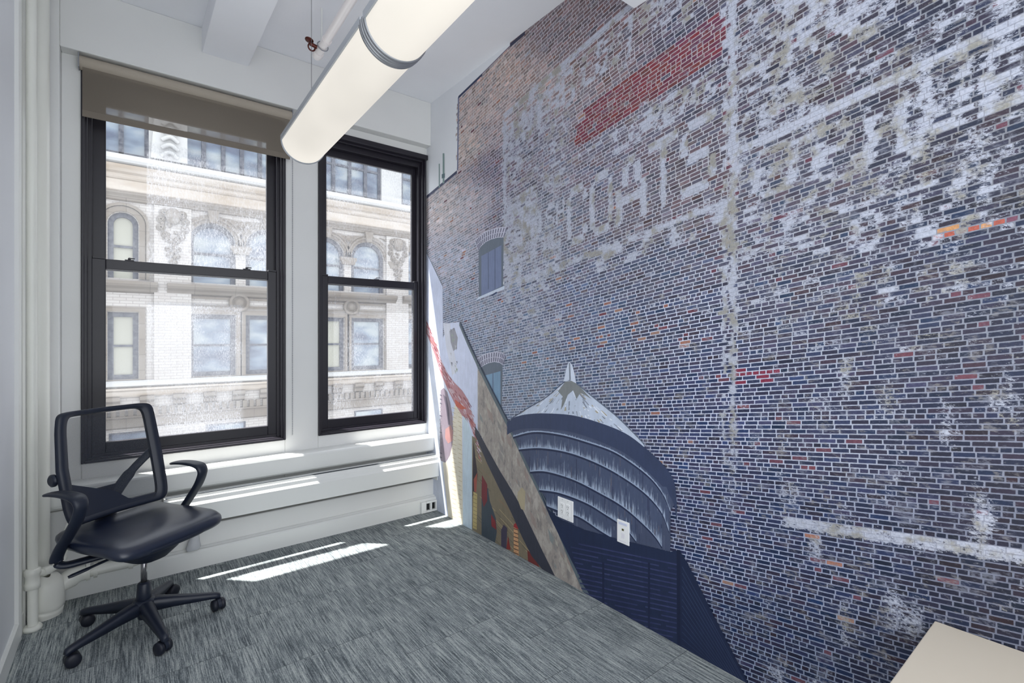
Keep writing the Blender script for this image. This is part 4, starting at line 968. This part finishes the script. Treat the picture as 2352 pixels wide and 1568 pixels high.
for i in range(26):
    y_ = 935+i*10.4
    for x_ in ((1040,1047) if i % 2 else (1039,1049), (1052,1060) if i % 2 else (1054,1062)): flat([(x_[0],y_),(x_[1],y_+4),(x_[1],y_+5.2),(x_[0],y_+1.2)], (188,172,140), 8)
flat([(1064,930),(1085,1000),(1085,1224),(1064,1210)], (196,212,224), 7)
# tan brick flank with dark openings, bottom left
flat([(1085,1000),(1098,1010),(1140,1078),(1200,1180),(1275,1322),(1180,1276),(1085,1224)], (126,116,98), 9)
for i in range(150):
    x_ = RN.uniform(1088,1240); y_ = RN.uniform(1040,1300); l_ = RN.uniform(12,34)
    if y_ > 1224+(x_-1085)*.53-8 or y_ < 1010+(x_-1098)*1.72+10 or y_+l_*1.2 > 1224+(x_+l_-1085)*.53: continue
    flat([(x_,y_),(x_+l_,y_+l_*1.12),(x_+l_,y_+l_*1.12+1.6),(x_,y_+1.6)], RN.choice([(112,100,80),(176,158,122),(134,112,92),(96,92,84)]), 10)
flat([(1088,1010),(1098,1090),(1094,1125),(1086,1140)], (60,52,60), 11); flat([(1089,1100),(1097,1085),(1095,1130),(1090,1128)], (160,88,76), 12)
flat([(1107,1110),(1122,1122),(1126,1150),(1140,1190),(1142,1222),(1138,1252),(1107,1236)], (66,76,86), 11); flat([(1108,1090),(1120,1112),(1120,1150),(1112,1164),(1107,1140)], (116,52,58), 12); flat([(1129,1180),(1139,1196),(1141,1216),(1130,1208)], (128,50,54), 12)
flat([(1152,1216),(1158,1204),(1166,1212),(1164,1260),(1152,1256)], (70,64,82), 11); flat([(1168,1230),(1174,1262),(1164,1262)], (132,52,50), 12); flat([(1212,1262),(1232,1280),(1240,1302),(1214,1292)], (112,52,50), 12)
flat([(1088,1128),(1097,1134),(1096,1216),(1087,1212)], (186,168,116), 11)
for i in range(9): y_ = 1134+i*9; flat([(1088,y_),(1096,y_+4),(1096,y_+5),(1088,y_+1)], (120,106,80), 12)
flat([(1181,1206),(1190,1211),(1193,1284),(1181,1278)], (198,152,112), 12)
for i in range(8): y_ = 1212+i*9.2; flat([(1181,y_),(1192,y_+4),(1192,y_+6),(1181,y_+2)], (80,62,56), 13)
flat([(1181,1204),(1186,1200),(1192,1208),(1191,1215),(1181,1210)], (150,48,52), 13)
dband = [(1092,978),(1120,1028),(1150,1082),(1176,1124),(1200,1166),(1222,1212),(1246,1262),(1276,1326)]; dw = [20,36,44,54,66,64,56,40]
for i in range(len(dband)-1):
    (x0,y0),(x1,y1) = dband[i], dband[i+1]; flat([(x0,y0),(x1,y1),(x1,min(y1+dw[i+1], 1226+(x1-1085)*.555)),(x0,y0+dw[i])], (58,60,72), 13)
# weathered sloping parapet wall
edge = [(1056,739),(1076,785),(1100,836),(1130,896),(1152,938),(1180,992),(1212,1062),(1246,1130),(1280,1198),(1312,1276),(1340,1338),(1356,1371)]
flat([(1098,846),(1130,902),(1152,945),(1180,1000),(1212,1068),(1246,1136),(1280,1204),(1312,1282),(1350,1368),(1276,1328),(1246,1262),(1222,1212),(1200,1166),(1176,1124),(1150,1082),(1120,1028),(1098,985)], (156,148,142), 12, st=[-1]*17)
for i in range(50):
    t = RN.random(); e_ = RN.random(); x_ = 1100+t*230; yt = interp(edge, x_)+10; yb = interp(dband, min(x_, 1275))-4
    y_ = yt+(yb-yt)*e_; l_ = RN.uniform(6,26)
    if y_+l_*1.9 > interp(dband, min(x_+l_*.5, 1275)) or y_ > 1226+(x_-1085)*.555-12: continue
    cc = RN.choice([(172,166,156),(142,138,135),(132,138,138),(150,136,130)])
    flat([(x_,y_),(x_+l_*.55,y_+l_*.9),(x_+l_*.7,y_+l_*1.9),(x_+l_*.2,y_+l_*1.2)], cc, 14)
flat([(1190,1130),(1200,1118),(1208,1128),(1206,1172),(1198,1168),(1190,1146)], (172,160,134), 15)
stroke(edge, 9, (92,104,112), 15, 22); stroke([(a+2, b-2) for a, b in edge], 4, (44,56,78), 16, 9)
# water tank: roof, spire, staves, hoops
eave = fine([(1166,968),(1185,957),(1216,950.4),(1257,949),(1317,953.4),(1377,969.8),(1436,993.6),(1481,1026),(1526,1068),(1549,1104),(1556,1152)])
rtop = fine([(1166,966),(1210,938),(1257,910),(1296,877),(1309,874),(1325,879),(1365,911),(1421,957),(1470,1006),(1483,1022)])
tk = [(1166,968)] + eave[1:] + [(1542,1170),(1541,1266),(1420,1236),(1345,1216),(1287,1190),(1240,1122),(1205,1050)]
flat(tk, (72,80,104), 17)
flat(rtop + [p for p in reversed(eave) if p[0] < 1484], (192,202,220), 19)
for i in range(150):
    q = RN.random(); t = RN.random()**.7; ex, ey = eave[int(q*(len(eave)-26))+2]; x_ = 1309+(ex-1309)*t; y_ = 876+(ey-876)*t; t2 = min(1, t+RN.uniform(.03,.16)); x2 = 1309+(ex-1309)*t2; y2 = 876+(ey-876)*t2
    flat([(x_,y_),(x_+RN.uniform(1,3),y_-1),(x2+RN.uniform(1,5),y2-1),(x2,y2)], RN.choice([(226,232,244),(150,158,174),(168,160,142),(214,222,236),(128,136,152)]), 20)
flat([(1283,898),(1300,876),(1318,874),(1336,890),(1360,916),(1344,906),(1334,902),(1326,916),(1318,896),(1306,906),(1296,930),(1290,940),(1294,910)], (126,130,132), 21)
flat([(1296,876),(1300,858),(1306,834),(1310,831),(1316,838),(1322,860),(1325,880),(1310,872)], (206,214,230), 21); flat([(1308,833),(1311,833),(1313,872),(1309,872)], (128,136,150), 22)
stroke([p for p in rtop if p[0] < 1300], 2.5, (76,84,104), 22); stroke([p for p in rtop if p[0] > 1322], 3, (100,110,128), 22)
# shaded underside of the eave: darkest plank course
rim = [(a, b) for a, b in eave]
for i in range(len(rim)-1):
    (x0,y0),(x1,y1) = rim[i], rim[i+1]
    if x1-x0 < .05: continue
    h0, h1 = 10+x0*.0, 10
    flat([(x0,y0),(x1,y1),(x1,y1+30+(x1-1166)*.06),(x0,y0+30+(x0-1166)*.06)], (56,66,94), 18)
hoops = [[(1180,1000),(1228,989),(1287,995),(1347,1011.5),(1406,1032),(1451,1059),(1496,1095),(1525.6,1133.6),(1541,1172)],
 [(1193,1029),(1242,1026),(1302,1035),(1362,1056),(1421,1086),(1481,1128),(1520,1172),(1538,1217)],
 [(1219,1080),(1257,1080),(1317,1098),(1376.6,1127.7),(1436,1163),(1496,1217),(1522,1252)],
 [(1240,1122),(1287,1129),(1347,1151.5),(1391.5,1178),(1436,1208),(1463,1240)],
 [(1256,1158),(1287,1170),(1332,1184),(1378,1214),(1406,1231)]]
hoops = [fine(h, 8) for h in hoops]
def botm(x): return interp([(1166,990),(1205,1050),(1240,1122),(1287,1190),(1345,1216),(1420,1236),(1541,1266)], x)
lines = [fine([(a, b+34+(a-1166)*.05) for a, b in eave if a < 1530], 1)] + hoops
for hi, h in enumerate(hoops):
    up = lines[hi]; xs2 = [h[0][0] + (h[-1][0]-h[0][0])*k/40 for k in range(41)]      # pale weathering above every hoop
    for xa_, xb_ in zip(xs2, xs2[1:]):
        for (f0, f1, s0, s1_) in ((0, .35, 0, .12), (.35, .75, .12, .5), (.75, 1, .5, 1)):
            q = []
            for x_, f_ in ((xa_, f0), (xb_, f0), (xb_, f1), (xa_, f1)):
                y_ = interp(h, x_); t_ = interp(up, x_) if up[0][0] <= x_ <= up[-1][0] else y_-30
                t_ = max(t_, y_-90); t_ = min(t_, y_-2); q.append((x_, t_ + (y_-t_)*f_))
            flat(q, (74,84,110), 18.4, st=[s0, s0, s1_, s1_])
    stroke(h, 2.6, (158,172,196), 21, 2.6); stroke([(a, b+2.6) for a, b in h], 4.5, (38,46,74), 21)
for i in range(220):
    x_ = RN.uniform(1190,1538); y_ = RN.uniform(985, 1262); 
    if y_ > botm(x_)-20 or y_ < interp(eave, x_)+45: continue
    l_ = RN.uniform(8,40); cc = RN.choice([(62,68,94),(90,96,118),(96,94,108),(54,60,88),(104,112,134)])
    flat([(x_,y_),(x_+1.5,y_),(x_+1.6,min(y_+l_,botm(x_))),(x_+.2,min(y_+l_,botm(x_)))], cc, 20.5)
# dark corrugated shed under the tank
flat([(1240,1122),(1262,1170),(1287,1190),(1345,1216),(1420,1236),(1541,1266),(1562,1262),(1562,1500),(1357,1372),(1312,1282),(1262,1180)], (34,44,72), 23)
flat([(1562,1262),(1580,1290),(1640,1410),(1722,1575),(1722,1592),(1562,1492)], (30,40,68), 23)
for i in range(22):
    y0 = 1242+i*11.2; xs_ = 1310+i*3
    if i > 12: xs_ = 1357+(y0+14-1372)*1.78
    n_ = 12
    for k in range(n_):
        a_, b_ = k/n_, (k+1)/n_; xa_, xb_ = xs_+(1556-xs_)*a_, xs_+(1556-xs_)*b_
        if RN.random() < .12: continue
        v_ = int(14*RN.random()); flat([(xa_, y0+(xa_-1310)*.21), (xb_, y0+(xb_-1310)*.21), (xb_, y0+(xb_-1310)*.21+3.4), (xa_, y0+(xa_-1310)*.21+3.0)], (46+v_, 52+v_, 90+v_), 24)
for xx_ in (1385, 1490): flat([(xx_,1290),(xx_+5,1291),(xx_+5,1450 if xx_ > 1400 else 1385),(xx_,1448 if xx_ > 1400 else 1383)], (30,38,66), 25)
flat([(1556,1262),(1564,1262),(1565,1494),(1557,1490)], (26,34,60), 25)
for i in range(17):
    x0 = 1568; y0 = 1300+i*15; x1 = x0+(1590-y0)*.50*1.0; 
    yy = lambda t: y0+(1590-y0)*t
    xe = min(1712, x0+(1585-y0)*.52)
    flat([(x0,y0),(x0+1.2,y0),(xe+1.2,y0+(xe-x0)*1.92),(xe,y0+(xe-x0)*1.92)], (56,68,98), 24)
# plain printed background of the far corner is the pale wall itself
mo = bpy.data.meshes.new('mural_shapes')
pol = []
for f in OF:
    if all(OV[i][2] <= .0011 for i in f): continue
    pol.append(f)
mo.from_pydata(OV, [], pol)
a = mo.attributes.new('streak', 'FLOAT', 'POINT'); a.data.foreach_set('value', OS)
a = mo.color_attributes.new('print', 'FLOAT_COLOR', 'POINT'); a.data.foreach_set('color', [q for v in OC for q in v])
mp = mat('mural_print_flat', (1,1,1,1), .5, spec=.35); n = N(mp); c = n.coord()
cc = n.n('ShaderNodeAttribute', attribute_name='print')
g1 = n.noise(n.scale(c, (1, 1, .18)), 60, 4, .6); g2 = n.noise(c, 180, 2); g3 = n.noise(c, 9, 4, .6)
kk = n.math('ADD', n.math('MULTIPLY', g1, .34), n.math('ADD', n.math('MULTIPLY', g2, .18), n.math('MULTIPLY', g3, .30)))
st_ = n.n('ShaderNodeAttribute', attribute_name='streak'); s1 = n.noise(n.scale(c, (1, 1, .06)), 95, 4, .75); s2 = n.noise(n.scale(c, (1, 1.0, .5)), 22, 4, .7)
pos = n.math('MAXIMUM', st_.outputs['Fac'], 0); neg = n.math('MAXIMUM', n.math('MULTIPLY', st_.outputs['Fac'], -1), 0)
base = n.mix(n.math('MULTIPLY', n.math('MULTIPLY', neg, .55), n.step(s2, .50, .62)), cc.outputs['Color'], RGB(186, 180, 172))
base = n.mix(n.math('MULTIPLY', n.math('MULTIPLY', neg, .55), n.math('SUBTRACT', 1, n.step(s2, .36, .46))), base, RGB(104, 104, 106))
base = n.mix(n.math('MULTIPLY', n.step(n.math('ADD', s1, n.math('MULTIPLY', pos, .30)), .64, .86), n.math('MINIMUM', n.math('MULTIPLY', pos, 3), .85)), base, RGB(176, 190, 212))
n.l(n.mix(1.0, base, n.math('ADD', kk, .60), 'MULTIPLY'), n.b.inputs['Base Color'])
mo.materials.append(mp)
bm = bmesh.new(); bm.from_mesh(mo); bmesh.ops.triangulate(bm, faces=[f for f in bm.faces if len(f.verts) > 4]); bm.to_mesh(mo); bm.free()
mur = thing('brick_wall_mural', (XW-.001, 1.5, 0), 'large wall mural of old painted brickwork with COATS lettering and a rooftop water tank', 'mural')
for nm, mesh_ in (('brickwork_print', me), ('rooftop_print', mo)):
    o = bpy.data.objects.new(nm, mesh_); C.objects.link(o); keep(o, mur)
